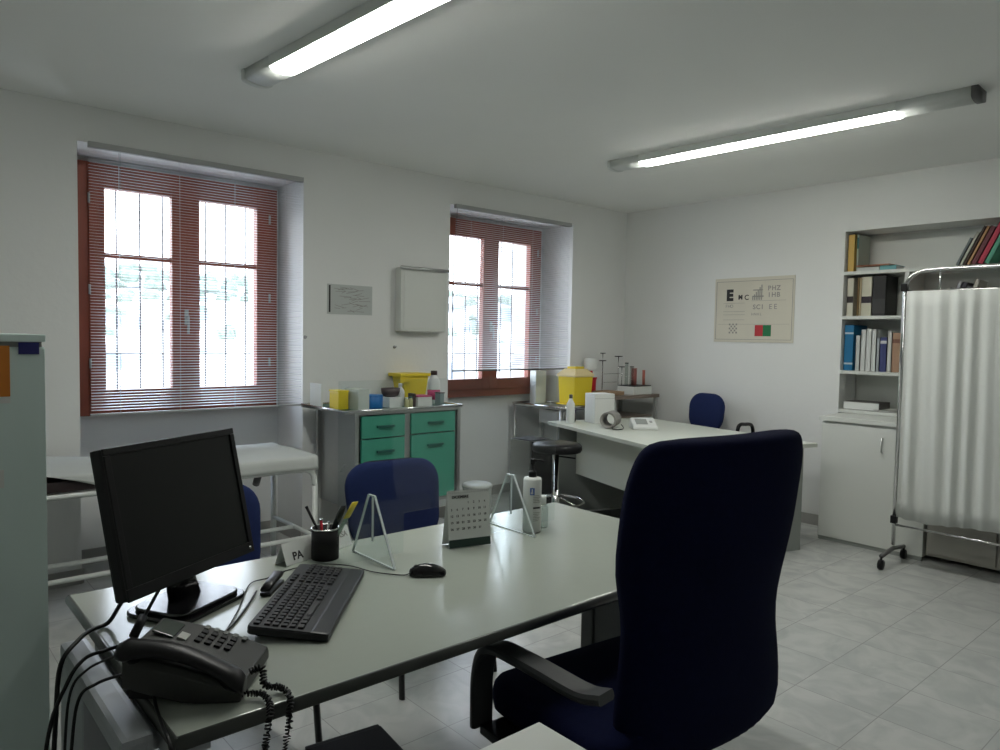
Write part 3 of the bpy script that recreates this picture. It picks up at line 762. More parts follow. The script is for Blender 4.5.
W_().lathe([(.004, 0), (.004, .002)], M=MM @ Matrix.Translation((.195, -h_+.014, .002)), n=12).build('power_button', steel, t)
W_().box((-.16, -.16, -.07), (.16, .12, -.045), M=MM, bev=.01).build('back_housing', black, t)
MS = frame((.618, 1.925, DZ), (math.cos(my), math.sin(my), 0), (-math.sin(my), math.cos(my), 0))
b = W_(); b.prism(rrect(.255, .20, .045, 6), 0.001, .012, M=MS); b.prism(rrect(.225, .17, .04, 6), .012, .022, M=MS); b.build('stand_base', mat('glossy_black_plastic', (.012, .012, .014), .12), t, bev=.004)
b = W_(); b.loft([[tuple(MS @ Vector((p[0], p[1]+.01+f*.035, z))) for p in rrect(.10-f*.03, .03, .012, 3)] for z, f in ((.02, 0), (.08, .5), (.15, .9), (.24, 1.1))]); b.build('stand_neck', MATS['glossy_black_plastic'], t)

# keyboard: local x along length, y toward the back
kd = Vector((.65, .76, 0)).normalized(); kb_ = Vector((-kd.y, kd.x, 0))
KT = frame((.868, 1.729, DZ), kd, kb_) @ Matrix.Rotation(.09, 4, 'X')
t = thing('keyboard', 'black computer keyboard lying diagonally on the desk', 'keyboard', (.868, 1.729, DZ), math.atan2(kd.y, kd.x))
b = W_(); b.loft([[tuple(KT @ Vector((p[0], p[1], z))) for p in rrect(.47*s, .19*s, .012, 3)] for z, s in ((.009, .99), (.012, 1), (.024, 1), (.028, .985))], smooth=False); b.build('keyboard_case', kbm, t)
W_().box((-.235, -.096, .010), (.235, -.052, .029), M=KT, bev=.006).build('palm_rest', kbm, t)
for s in (-1, 1): W_().box((s*.19-.018, .070, -.004), (s*.19+.018, .080, .014), M=KT, bev=.002).build('foot', black, t)
kmesh = MB(); kmesh.loft([[(p[0]*s, p[1]*s, z) for p in rrect(.0165, .0165, .002, 2)] for z, s in ((0, 1), (.005, .84), (.0055, .78))], smooth=False)
key0 = kmesh.build('key', keym, t)
inv = wm(t).inverted(); keys = []
rows = [(.077, 0), (.052, 1), (.0325, 1), (.013, 1), (-.0065, 1), (-.026, 2)]
for ry, kind in rows:
    x = -.222
    cnt = 15 if kind != 2 else 0
    if kind == 2:
        ws = [1.3, 1.1, 1.1, 6, 1.1, 1.1, 1.1, 1.3]
        for w in ws: keys.append((x+.0095*w, ry, w)); x += .0195*w-.001*0
    else:
        for k in range(15):
            keys.append((x+.0095, ry, .92)); x += .0195
    for k in range(3):
        if not (ry == -.0065 and k != 1) or True: keys.append((.090+k*.0195, ry, .92))
    for k in range(4):
        if kind != 0: keys.append((.160+k*.0185, ry, .92))
keys = keys[:]
def keyM(x, y, w): return inv @ KT @ Matrix.Translation((x, y, .027)) @ Matrix.Diagonal((w, .92, 1, 1))
keys_in = [k for k in keys if -.232 < k[0] < .229]
rest = MB()
for i, (x, y, w) in enumerate(keys_in):
    if i < 100:
        k = key0 if i == 0 else key0.copy()
        if i: COL.objects.link(k); k.parent = t
        k.matrix_local = keyM(x, y, w)
    else:
        rest.loft([[tuple(keyM(x, y, w) @ Vector((p[0]*s, p[1]*s, z))) for p in rrect(.0165, .0165, .002, 2)] for z, s in ((0, 1), (.005, .84), (.0055, .78))], smooth=False)
ro = rest.build('key', keym, t); ro['kind'] = 'stuff'

# mouse
t = thing('computer_mouse', 'shiny black computer mouse beside the keyboard', 'mouse', (1.245, 1.735, DZ), math.atan2(-.55, .83))
prof = [(0, .0), (.22, .55), (.5, .9), (.8, 1), (1, .86)]
b = MB(); rings = []
for k in range(11):
    q = k/10; xx = (q-.5)*.112; w = .030*(1-abs(2*q-1)**3.2*.55)*(1-.12*math.sin(q*PI)); hh = .036*math.sin(PI*min(1, .12+.80*q))**.7
    rings.append([(xx, w*math.cos(a), .002+max(0, math.sin(a))*hh) for a in [PI*j/8 for j in range(9)]]+[(xx, -w*.9, .001), (xx, w*.9, .001)])
b.loft(rings); b.build('mouse_shell', mat('piano_black', (.01, .01, .011), .08), t, sub=1)
MB().cyl((-.034, -.004, .024), (-.034, .004, .024), .009, 12).build('scroll_wheel', black_matte, t)

# pen cup
t = thing('pen_cup', 'black mesh pen cup with a bright rim on the desk', 'pen cup', (1.087, 2.073, DZ))
MB().lathe([(.043, .001), (.043, .098), (.040, .098), (.040, .005), (.001, .004)], n=28).build('cup', black_matte, t)
MB().tube([(.043*math.cos(a), .043*math.sin(a), .098) for a in [2*PI*k/28 for k in range(28)]], .0028, 8, closed=True).build('rim', chrome, t)
def penobj(name, a, b_, r, mm, label, cat, tipm=None):
    o = thing(name, label, cat, a); A = Vector(a); B = Vector(b_)-A
    MB().tube([(0,0,0), tuple(B)], r, 8).build('barrel', mm, o)
    MB().tube([tuple(B*.99), tuple(B*1.02)], r*1.15, 8).build('end_cap', tipm or mm, o)
    return o
penobj('pen', (1.10, 2.066, DZ+.008), (1.036, 2.100, DZ+.165), .0045, black_matte, 'black pen leaning left in the pen cup', 'pen')
penobj('pen', (1.09, 2.095, DZ+.008), (1.073, 2.075, DZ+.125), .0045, MATS['red_plastic'], 'short red pen in the middle of the pen cup', 'pen', chrome)
penobj('pen', (1.075, 2.055, DZ+.008), (1.088, 2.055, DZ+.118), .0040, chrome, 'silver pen in the middle of the pen cup', 'pen')
t = thing('scissors', 'dark handled scissors leaning right in the pen cup', 'scissors', (1.07, 2.06, DZ+.01))
d_ = Vector((.060, -.018, .15)); 
MB().tube([(0,0,0), tuple(d_*.55)], .005, 6, flat=.4).build('blade', steel, t)
MB().loft([[(d_.x*q+p[0], d_.y*q+p[1], d_.z*q) for p in rrect(.012+w*.02, .008, .003, 2)] for q, w in ((.5, .2), (.7, .5), (.92, .6), (1.05, .2))]).build('handle', black_matte, t)
t = thing('paper_cutter', 'yellow tipped paper cutter leaning right in the pen cup', 'cutter', (1.085, 2.065, DZ+.01))
d_ = Vector((.075, -.045, .165))
MB().loft([[(d_.x*q+p[0], d_.y*q+p[1], d_.z*q) for p in rrect(.017, .007, .003, 2)] for q in (0, .72)]).build('handle', mat('green_white_plastic', (.22, .32, .24), .5, noise=.7, nscale=120), t)
MB().loft([[(d_.x*q+p[0], d_.y*q+p[1], d_.z*q) for p in rrect(.021, .008, .003, 2)] for q in (.72, 1.03)]).build('tip', yellow, t)

# name plate (tent card)
t = thing('name_plate', 'white tent name plate half hidden behind the pen cup', 'name plate', (1.05, 2.16, DZ))
A = Vector((.952, 2.062, DZ+.001)); Bv = Vector((1.228, 2.150, DZ+.001)); dd = (Bv-A).normalized(); nrm = Vector((-dd.y, dd.x, 0))
TM = Matrix.Translation(A) @ frame((0,0,0), dd, nrm)
L_ = (Bv-A).length
b = W_(); b._add([(0, 0, 0), (L_, 0, 0), (L_, .025, .064), (0, .025, .064), (0, .05, 0), (L_, .05, 0)], [(0, 1, 2, 3), (3, 2, 5, 4)], False, 0, TM)
b.build('card', paper, t, solid=.0015)
fm = frame(TM @ Vector((.052, .0072, .021)), dd, nrm*.025+Vector((0, 0, .064)))
text('PA', .034, fm, ink, t, bold=.001)
fm = frame(TM @ Vector((.256, .0145, .040)), dd, nrm*.025+Vector((0, 0, .064)))
text('RSA', .026, fm, grey_ink, t, bold=.0005)

# stapler
t = thing('stapler', 'small black stapler behind the keyboard', 'stapler', (.835, 1.90, DZ), math.atan2(.13, .12))
MB().box((-.055, -.015, .001), (.060, .015, .010), bev=.003).build('base', black, t)
MB().loft([[(x, p[0], z0+p[1]) for p in rrect(.026, h, .004, 2)] for x, z0, h in ((-.056, .019, .010), (-.02, .024, .014), (.05, .030, .016), (.060, .029, .010))]).build('arm', black, t)

# calendar
t = thing('desk_calendar', 'white standing desk calendar with a dark green base strip', 'calendar', (1.53, 1.91, DZ))
A = Vector((1.453, 1.905, DZ)); Bv = Vector((1.603, 1.866, DZ)); dd = (Bv-A).normalized(); nrm = Vector((-dd.y, dd.x, 0)); L_ = (Bv-A).length
CM = Matrix.Translation(A) @ frame((0,0,0), dd, nrm)
b = W_(); b._add([(0, 0, .002), (L_, 0, .002), (L_, .025, .190), (0, .025, .190), (0, .062, .002), (L_, .062, .002)], [(0, 1, 2, 3), (3, 2, 5, 4)], False, 0, CM); b.build('card', paper, t, solid=.002)
def face(x0, x1, z0, z1, d, mm, nm):
    b = W_(); k = .025/.19
    b._add([(x0, z0*k-d, z0), (x1, z0*k-d, z0), (x1, z1*k-d, z1), (x0, z1*k-d, z1)], [(0, 1, 2, 3)], False, 0, CM); return b.build(nm, mm, t)
face(.001, L_-.001, .003, .030, .0015, mat('dark_green_print', (.02, .045, .035), .5), 'base_strip')
b = W_()
for k in range(22): b.tube([tuple(CM @ Vector((.006+k*L_/22.5, .025+.006*math.cos(a), .188+.006*math.sin(a)))) for a in [2*PI*j/8 for j in range(8)]], .0007, 4, closed=True)
b.build('ring_binding', rail_m, t)
k = .025/.19
def cfm(x, z): return frame(CM @ Vector((x, z*k-.0018, z)), dd, nrm*.025+Vector((0, 0, .19)))
text('DICIEMBRE', .0125, cfm(.047, .170), ink, t, bold=.0004)
n_ = 1
for r in range(5):
    for c in range(7):
        if r == 0 and c < 3: continue
        if n_ > 31: break
        text(str(n_), .0105, cfm(.014+c*.0205, .150-r*.0215), ink, t, 'date', bold=.0002); n_ += 1

# acrylic guard
t = thing('acrylic_guard', 'clear acrylic protective screen standing across the desk', 'protective screen', (1.5, 1.97, DZ))
gy = 1.972
def gp(x0, x1, z0, z1):
    pass
b = W_(); gx0, gx1, gt = 1.075, 2.02, 1.31
poly = [(gx0, DZ+.001), (1.315, DZ+.001), (1.315, .872), (1.66, .872), (1.66, DZ+.001), (gx1, DZ+.001), (gx1, gt), (gx0, gt)]
v = [(p[0], gy-.0015, p[1]) for p in poly]+[(p[0], gy+.0015, p[1]) for p in poly]; n = len(poly)
b._add(v, [tuple(range(n))[::-1], tuple(range(n, 2*n))]+[(i, (i+1) % n, n+(i+1) % n, n+i) for i in range(n)])
b.build('pane', acryl, t)
for x in (1.195, 1.785):
    b = W_(); za = .945
    A_ = [(gy-.135, DZ+.001), (gy+.115, DZ+.001), (gy+.018, za), (gy-.018, za)]
    v = [(x-.0025, p[0], p[1]) for p in A_]+[(x+.0025, p[0], p[1]) for p in A_]
    b._add(v, [(3,2,1,0), (4,5,6,7)], False, 0)
    def bar(p, q, w=.004):
        P, Q = Vector((x, p[0], p[1])), Vector((x, q[0], q[1]))
        b.box((0, -w/2, -.0035), ((Q-P).length, w/2, .0035), M=frame(P, Q-P, (1, 0, 0)) @ Matrix.Rotation(PI/2, 4, 'X'), mi=1)
    for i in range(4): bar(A_[i], A_[(i+1) % 4])
    bar((gy-.006, .955-.01), (gy-.006, .80), .002)
    b.build('stand', [acryl, acr_edge], t)

# soap bottles
t = thing('soap_dispenser', 'white pump bottle with a black pump on the desk', 'soap bottle', (1.834, 1.905, DZ))
MB().lathe([(.031, .001), (.034, .006), (.034, .192), (.031, .200), (.015, .203)], n=28).build('bottle_body', white_pl, t)
MB().lathe([(.015, .200), (.015, .222), (.011, .226), (.006, .230), (.005, .252)], n=18).build('pump_collar', black, t)
b = MB(); b.lathe([(.009, .250), (.010, .262), (.009, .270)], n=14); b.tube([(0, 0, .262), (.024, -.020, .264), (.032, -.027, .258)], .0045, 8); b.build('pump_head', black, t)
lm_ = frame((1.834-.034*.70, 1.905-.034*.74, DZ+.155), (.72, -.69, 0), (0, 0, 1))
b = W_(); b.box((-.009, -.013, -.0002), (.008, .013, .0012), M=lm_); b.build('blue_label', mat('blue_label_print', (.03, .10, .36), .5), t)
b = W_(); b.box((-.003, -.007, .0012), (.002, .009, .0017), M=lm_); b.box((-.006, -.009, .0012), (.003, -.003, .0017), M=lm_); b.build('white_mark', paper, t)
lm_ = frame((1.834-.010, 1.905-.0335, DZ+.095), (.96, -.26, 0), (0, 0, 1))
b = W_(); b.box((-.014, -.003, -.0002), (.014, .003, .001), M=lm_); b.build('black_line', ink, t)
b = W_()
for k in range(5): b.box((-.014, .020+k*.006, -.0002), (.014-.003*(k % 3), .0215+k*.006, .0008), M=lm_)
for k in range(6): b.box((-.014, -.018-k*.006, -.0002), (.014-.003*(k % 3), -.0165-k*.006, .0008), M=lm_)
b.build('small_print', grey_ink, t)
t = thing('gel_bottle', 'small clear gel bottle with a white cap behind the pump bottle', 'gel bottle', (1.905, 1.925, DZ))
MB().lathe([(.022, .001), (.024, .006), (.024, .075), (.018, .088)], n=24).build('bottle_body', clearpl, t)
MB().lathe([(.016, .088), (.016, .118), (.014, .120)], n=18).build('cap', white_pl, t)

# phone
bd = Vector((-.78, .63, 0)).normalized(); wd = Vector((-bd.y, bd.x, 0))      # bd: toward the raised back, wd: toward the camera (handset side)
if wd.y > 0: wd = -wd
pc = Vector((.500, 1.485, DZ))
PM = frame(pc, bd, wd)
if (PM.to_3x3() @ Vector((0, 0, 1))).z < 0:
    PM = frame(pc, bd, wd) @ Matrix.Diagonal((1, 1, -1, 1))
t = thing('desk_telephone', 'charcoal office telephone with handset on the near left corner of the desk', 'telephone', tuple(pc), math.atan2(bd.y, bd.x))
def pz(x): return .034+(x+.11)/.22*.062
b = W_(); rings = []
for k in range(9):
    q = k/8; x = -.112+.224*q
    top = pz(x)+.006*math.sin(PI*q); bot = .003+max(0, (q-.45))*.05
    w = .098+.006*math.sin(PI*q)
    rings.append([tuple(PM @ Vector((x, y, z))) for y, z in ((-w, bot), (-w, top-.012), (-w+.010, top), (w-.010, top), (w, top-.012), (w, bot))])
b.loft(rings, smooth=False); b.build('phone_body', phone_m, t, bev=.004)
sl = math.atan2(.075, .22)
SM = PM @ Matrix.Translation((0, 0, .0745)) @ Matrix.Rotation(-sl, 4, 'Y')
kM = lambda x, y: PM @ Matrix.Translation((x, y, pz(x)+.0065)) @ Matrix.Rotation(-sl, 4, 'Y')
W_().box((-.022, -.035, -.002), (.022, .030, .003), M=kM(.078, -.035), bev=.002).build('display', mat('phone_display', (.05, .065, .055), .2), t)
W_().box((-.008, -.014, -.002), (.010, .014, .0025), M=kM(.040, -.020)).build('name_strip', mat('grey_label', (.42, .43, .40), .6), t)
for i in range(4):
    for j in range(3):
        W_().box((-.0065, -.007, -.001), (.0065, .007, .004), M=kM(.012-i*.020, -.060+j*.020), bev=.002).build('phone_key', black_matte, t)
for i in range(5): W_().box((-.005, -.008, -.001), (.005, .008, .003), M=kM(.015-i*.020, -.083+.001*i), bev=.001).build('line_key', mat('grey_key_%d' % i, (.10, .11, .10), .5), t)
# handset: arched bar along local x on the camera side
b = W_(); rings = []
for k in range(17):
    q = k/16; x = -.115+.235*q; arch = math.sin(PI*q)
    zc = pz(x)+.006+.022*arch; e = abs(2*q-1)
    w = .025+.006*(e**3); h = .014+.012*(e**4)
    zc -= .006*(e**4)
    if k in (0, 16): w *= .7; h *= .6
    rings.append([tuple(PM @ Vector((x, .086+w*math.cos(a), zc+h*math.sin(a)))) for a in [2*PI*j/12 for j in range(12)]])
b.loft(rings); hs = b.build('handset', black, t)
for x in (-.088, .092):
    b = W_(); b.loft([[tuple(PM @ Vector((x+r*math.cos(a), .080+r*math.sin(a), pz(x)-.012+dz))) for a in [2*PI*j/14 for j in range(14)]] for r, dz in ((.020, .000), (.024, .014), (.022, .026))])
    b.build('handset_cup', black, hs)
W_().box((-.03, -.085, .004), (.02, .085, .050), M=PM @ Matrix.Translation((.085, 0, 0)), bev=.004).build('stand_foot', black_matte, t)
# coiled cord
def coil(path, r, turns_per_m, step=.0016):
    P = smooth_path(path, 24); out = []; acc = 0; up = Vector((0, 0, 1))
    for i in range(len(P)-1):
        seg = P[i+1]-P[i]; L_ = seg.length; n = max(1, int(L_/step)); tdir = seg.normalized()
        s1 = tdir.cross(Vector((.3, .9, .1))).normalized(); s2 = tdir.cross(s1)
        for k in range(n):
            ph = acc*turns_per_m*2*PI; out.append(P[i]+seg*(k/n)+s1*(r*math.cos(ph))+s2*(r*math.sin(ph))); acc += L_/n
    return out
cp_ = [PM @ Vector((-.118, .055, .045)), PM @ Vector((-.140, .052, .050)), PM @ Vector((-.150, .070, .026)), Vector((.605, 1.335, DZ+.010)), Vector((.600, 1.283, DZ+.010)), Vector((.588, 1.262, DZ-.03)), Vector((.572, 1.255, .64)), Vector((.555, 1.262, .52)), Vector((.55, 1.262, .44)), Vector((.54, 1.268, .52)), Vector((.54, 1.262, .66)), Vector((.548, 1.258, DZ-.01)), Vector((.560, 1.285, DZ+.012)), Vector((.562, 1.335, DZ+.012)), PM @ Vector((-.095, .095, .02))]
W_().tube(coil([tuple(p) for p in cp_], .0058, 165), .0025, 5).build('coiled_cord', black, t)
# cables
def cable(pts, r, name, label, cat='cable', mm=black):
    o = W_().tube(smooth_path(pts, 8), r, 7).build(name, mm); return tag(o, label, cat)
cable([(1.202, 1.763, DZ+.008), (1.18, 1.775, DZ+.004), (1.13, 1.85, DZ+.004), (1.10, 1.95, DZ+.004), (1.03, 2.02, DZ+.004), (.93, 2.02, DZ+.004), (.86, 1.99, DZ+.004), (.80, 1.97, DZ+.004), (.70, 1.80, DZ+.004), (.62, 1.68, DZ+.004), (.56, 1.62, DZ+.004)], .0018, 'mouse_cable', 'thin black mouse cable running behind the keyboard')
cable([(.79, 1.90, DZ+.006), (.72, 1.80, DZ+.004), (.64, 1.70, DZ+.004), (.575, 1.655, DZ+.004), (.52, 1.66, DZ+.004), (.44, 1.72, DZ+.004), (.385, 1.70, DZ+.0045), (.335, 1.68, DZ+.0), (.300, 1.66, DZ-.03), (.285, 1.64, .60), (.275, 1.62, .42), (.262, 1.62, .2), (.30, 1.66, .02)], .0028, 'keyboard_cable', 'black keyboard cable trailing past the telephone over the desk edge')
cable([(.47, 1.80, .88), (.445, 1.87, .80), (.425, 1.90, DZ+.010), (.385, 1.88, DZ+.008), (.350, 1.84, DZ+.006), (.306, 1.79, DZ-.02), (.290, 1.76, .62), (.270, 1.72, .40), (.235, 1.68, .15), (.25, 1.6, .012)], .0052, 'monitor_cable', 'thick black monitor cable falling over the left desk edge')
cable([(.53, 1.85, .83), (.47, 1.79, .775), (.44, 1.755, DZ+.010), (.388, 1.74, DZ+.008), (.340, 1.73, DZ+.004), (.300, 1.70, DZ-.03), (.262, 1.69, .60), (.225, 1.64, .30), (.20, 1.60, .012)], .0042, 'power_cable', 'black power cable left of the telephone falling beside the desk leg')
o = W_().tube([(.475, 1.795, .784), (.445, 1.760, DZ+.016)], .0105, 10).build('cable_plug', black); tag(o, 'black plug housing on a cable by the monitor foot', 'plug')
cable([(.42, 1.50, DZ+.02), (.40, 1.44, DZ+.01), (.385, 1.34, DZ+.006), (.380, 1.285, DZ+.002), (.383, 1.268, DZ-.04), (.40, 1.27, .55), (.42, 1.30, .30), (.45, 1.40, .012)], .0035, 'phone_cable', 'black telephone line hanging from the near left desk corner')
cable([(.47, 1.56, DZ+.006), (.42, 1.60, DZ+.005), (.38, 1.60, DZ+.005), (.335, 1.60, DZ+.0), (.304, 1.61, DZ-.03), (.290, 1.62, .58), (.27, 1.66, .3), (.24, 1.70, .012)], .0033, 'network_cable', 'black network cable crossing the grey desk leg')

# computer tower and side table
t = thing('computer_tower', 'black computer tower standing on the floor under the desk edge', 'computer tower', (.86, 1.37, 0), -.12)
MB().box((-.10, -.22, .012), (.095, .205, .448), bev=.005).build('case', black_matte, t)
MB().box((-.10, .206, .02), (.095, .220, .445), bev=.004).build('front_panel', black, t)
MB().box((-.03, -.16, .4485), (.03, -.13, .4495)).build('logo_plate', dark_rail, t)
for x in (-.08, .075):
    for y in (-.19, .18): MB().cyl((x, y, 0), (x, y, .013), .012, 10).build('foot', black, t)
t = thing('side_table', 'cream topped side table at the bottom edge of the photo', 'table', (.55, .55, 0))
W_().box((.20, .20, .715), (.927, .932, .740), bev=.003).build('tabletop', white_p, t)
for x in (.23, .88):
    for y in (.23, .885): W_().box((x-.015, y-.015, 0), (x+.015, y+.015, .716)).build('leg', rail_m, t)

# ============================================================ executive chair
EX, EY = 1.56, 1.24
t = thing('executive_chair', 'large high-backed navy executive chair seen from behind', 'office chair', (EX, EY, 0))
# backrest: rings by height; centre y, half width, thickness, wrap
prof = [(.40, 1.035, .300, .07, .03), (.48, 1.035, .318, .10, .04), (.60, 1.03, .302, .12, .045), (.70, 1.022, .276, .13, .05), (.80, 1.01, .274, .135, .055),
        (.90, .985, .302, .14, .065), (1.00, .968, .308, .14, .065), (1.10, .958, .312, .13, .06), (1.16, .952, .306, .12, .05), (1.20, .948, .294, .10, .045), (1.218, .945, .274, .085, .04), (1.228, .945, .240, .05, .03)]
BCX = 1.645
rings = []
for z, yc, hw, th, wr in prof:
    R_ = []; cx_ = BCX+.030*max(0, min(1, (.85-z)/.3))-(.012 if z > .85 else 0)
    n = 14
    for k in range(n+1):                    # rear side, from -x to +x
        q = -1+2*k/n; R_.append((cx_+hw*q, yc-th/2*(1-abs(q)**4*.55)+wr*q*q, z))
    for k in range(n+1):
        q = 1-2*k/n; R_.append((cx_+hw*q, yc+th/2*(1-abs(q)**4*.55)+wr*q*q, z))
    rings.append(R_)
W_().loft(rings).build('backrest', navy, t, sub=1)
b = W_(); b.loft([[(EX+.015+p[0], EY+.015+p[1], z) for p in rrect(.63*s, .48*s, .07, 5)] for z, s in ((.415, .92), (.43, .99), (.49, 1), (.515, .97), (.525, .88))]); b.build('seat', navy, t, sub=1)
W_().box((EX-.16, EY-.15, .375), (EX+.16, EY+.15, .417), bev=.01).build('tilt_mechanism', black, t)
for s in (-1, 1):
    x = EX+s*.33
    pts = smooth_path([(x+s*.010, 1.434, .415), (x+s*.012, 1.432, .47), (x+s*.016, 1.425, .55), (x+s*.016, 1.405, .618), (x+s*.010, 1.365, .648), (x+s*.002, 1.28, .652), (x-s*.01, 1.18, .648), (x-s*.020, 1.10, .643), (x-s*.028, 1.055, .643), (x-s*.040, 1.012, .652)], 6)
    a = W_(); rings = []
    for i, p in enumerate(pts):
        tg = (Vector(pts[min(i+1, len(pts)-1)])-Vector(pts[max(0, i-1)])).normalized(); sd = Vector((1, 0, 0)); sd = (sd-tg*sd.dot(tg)).normalized(); up = sd.cross(tg)
        rings.append([tuple(p+sd*c+up*e) for c, e in ((.028, -.013), (.033, -.004), (.033, .005), (.027, .011), (-.027, .011), (-.033, .005), (-.033, -.004), (-.028, -.013))])
    a.loft(rings, smooth=False); a.build('armrest', arm_m, t)
for s in (-1, 1): W_().box((EX+s*.30-.055, 1.33, .400), (EX+s*.30+.055, 1.42, .425), bev=.006).build('arm_bracket', black, t)
W_().cyl((EX, EY, .10), (EX, EY, .38), .028, 16).build('gas_column', dark_rail, t)
for k in range(5):
    a = 2*PI*k/5+.3; c_, s_ = math.cos(a), math.sin(a)
    W_().tube([(EX+.02*c_, EY+.02*s_, .12), (EX+.15*c_, EY+.15*s_, .105), (EX+.30*c_, EY+.30*s_, .075)], .02, 8).build('base_arm', black, t)
    q = W_(); q.cyl((EX+.30*c_-.015*s_, EY+.30*s_+.015*c_, .027), (EX+.30*c_+.015*s_, EY+.30*s_-.015*c_, .027), .027, 14); q.cyl((EX+.30*c_, EY+.30*s_, .03), (EX+.30*c_, EY+.30*s_, .08), .008, 8); q.build('castor', black, t)

t.rotation_euler.z = math.radians(-6); t.location = (EX-.02, EY-.02, 0)
# ============================================================ far corner
D2 = .76
A, B_, E_, F_ = (4.30, 4.30), (3.79, 2.67), (4.96, 2.31), (5.27, 4.02)
t = thing('far_desk', 'white desk with grey panel legs along the far right wall', 'desk', (4.6, 3.3, 0))
W_().prism([A, B_, E_, F_], D2-.028, D2).build('desktop', desk2_m, t, bev=.003)
def lerp(p, q, s, r=None): return (p[0]+(q[0]-p[0])*s, p[1]+(q[1]-p[1])*s)
ux = Vector((E_[0]-B_[0], E_[1]-B_[1], 0)).normalized(); uy = Vector((A[0]-B_[0], A[1]-B_[1], 0)).normalized()
def panel(o, a, b_, th, z0, z1, name, mm):
    o = Vector((*o, 0)); q = W_(); q.box((0, 0, z0), (a, th, z1), M=Matrix.Translation(o) @ frame((0,0,0), b_, (-b_[1], b_[0], 0))); return q.build(name, mm, t)
Bv2 = Vector((*B_, 0))
panel(tuple((Bv2+uy*.06+ux*.06).xy), 1.10, tuple(ux), .03, 0, D2-.029, 'end_panel', dgrey)
Av2 = Vector((*A, 0))
panel(tuple((Av2-uy*.10+ux*.06).xy), .74, tuple(ux), .03, 0, D2-.029, 'end_panel', dgrey)
panel(tuple((Bv2+uy*.12+ux*.22).xy), 1.44, tuple(uy), .02, .33, D2-.029, 'modesty_panel', desk2_m)
t2 = thing('floor_mat', 'dark rubber mat beneath the far desk, also standing in for the shaded floor', 'mat', (4.4, 3.5, 0))  # mat extended over the desk's shadowed floor, so its dark colour covers both
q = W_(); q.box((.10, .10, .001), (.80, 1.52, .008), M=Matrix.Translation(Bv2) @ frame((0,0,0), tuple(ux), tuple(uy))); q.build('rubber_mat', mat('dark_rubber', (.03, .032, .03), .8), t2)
t3 = t
# third chair behind the far desk
t = thing('task_chair', 'small navy task chair with black arms behind the far desk', 'chair', (5.33, 3.37, 0), PI/2)
def tc(a): return MB()
# local frame: faces -y after rotation PI/2 -> faces +x ; build faces +y so that it faces -x
b = MB(); pad(b, .36, .34, .05, .13, Matrix.Translation((.20, -.20, .83)) @ Matrix.Rotation(.1, 4, 'X'), 7, .9); b.build('backrest', navy2, t)
b = MB(); pad(b, .46, .43, .07, .10, Matrix.Translation((-.02, .0, .48)) @ Matrix.Rotation(PI/2, 4, 'X')); b.build('seat', navy2, t)
MB().tube(smooth_path([(-.02, -.10, .45), (.06, -.20, .47), (.14, -.235, .60), (.20, -.235, .78)], 5), .016, 8).build('back_support', black, t)
for s in (-1, 1):
    x0_ = -.02+s*.27; dz_ = 0 if s < 0 else -.08
    MB().tube(smooth_path([(-.02+s*.20, -.10, .45), (x0_, -.10, .47), (x0_, -.13, .62), (x0_, -.11, .765+dz_), (x0_, .0, .79+dz_), (x0_, .10, .775+dz_), (x0_, .11, .62), (x0_, .06, .47), (-.02+s*.20, .06, .45)], 5), .015, 8).build('armrest', black, t)
MB().cyl((-.02, 0, .08), (-.02, 0, .44), .024, 12).build('gas_column', black, t)
for k in range(5):
    a = 2*PI*k/5+.2; MB().tube([(-.02, 0, .10), (-.02+.26*math.cos(a), .26*math.sin(a), .065)], .016, 8).build('base_arm', black, t)
    MB().lathe([(.01, 0), (.025, .01), (.025, .04), (.01, .055)], c=(-.02+.26*math.cos(a), .26*math.sin(a), 0), n=12).build('castor', black, t)
# stool
t = thing('stool', 'round black swivel stool with a chrome foot ring', 'stool', (3.70, 3.60, 0))
MB().lathe([(.14, .645), (.172, .65), (.180, .665), (.178, .692), (.165, .705), (.12, .712), (.001, .713)], n=36).build('seat', black, t)
MB().lathe([(.026, .10), (.026, .38), (.018, .38), (.018, .645)], n=20).build('column', chrome, t)
MB().cyl((0, 0, .615), (.10, -.09, .60), .006, 8).build('lever', black, t)
MB().tube([(.20*math.cos(a), .20*math.sin(a), .29) for a in [2*PI*k/36 for k in range(36)]], .009, 8, closed=True).build('foot_ring', chrome, t)
for k in range(3):
    a = 2*PI*k/3+.5; MB().tube([(.02*math.cos(a), .02*math.sin(a), .33), (.20*math.cos(a), .20*math.sin(a), .29)], .006, 8).build('ring_spoke', chrome, t)
for k in range(5):
    a = 2*PI*k/5; MB().tube([(0, 0, .11), (.15*math.cos(a), .15*math.sin(a), .09), (.24*math.cos(a), .24*math.sin(a), .055)], .014, 8).build('base_arm', chrome, t)
    MB().lathe([(.01, 0), (.022, .01), (.022, .038), (.01, .05)], c=(.24*math.cos(a), .24*math.sin(a), 0), n=12).build('castor', black, t)
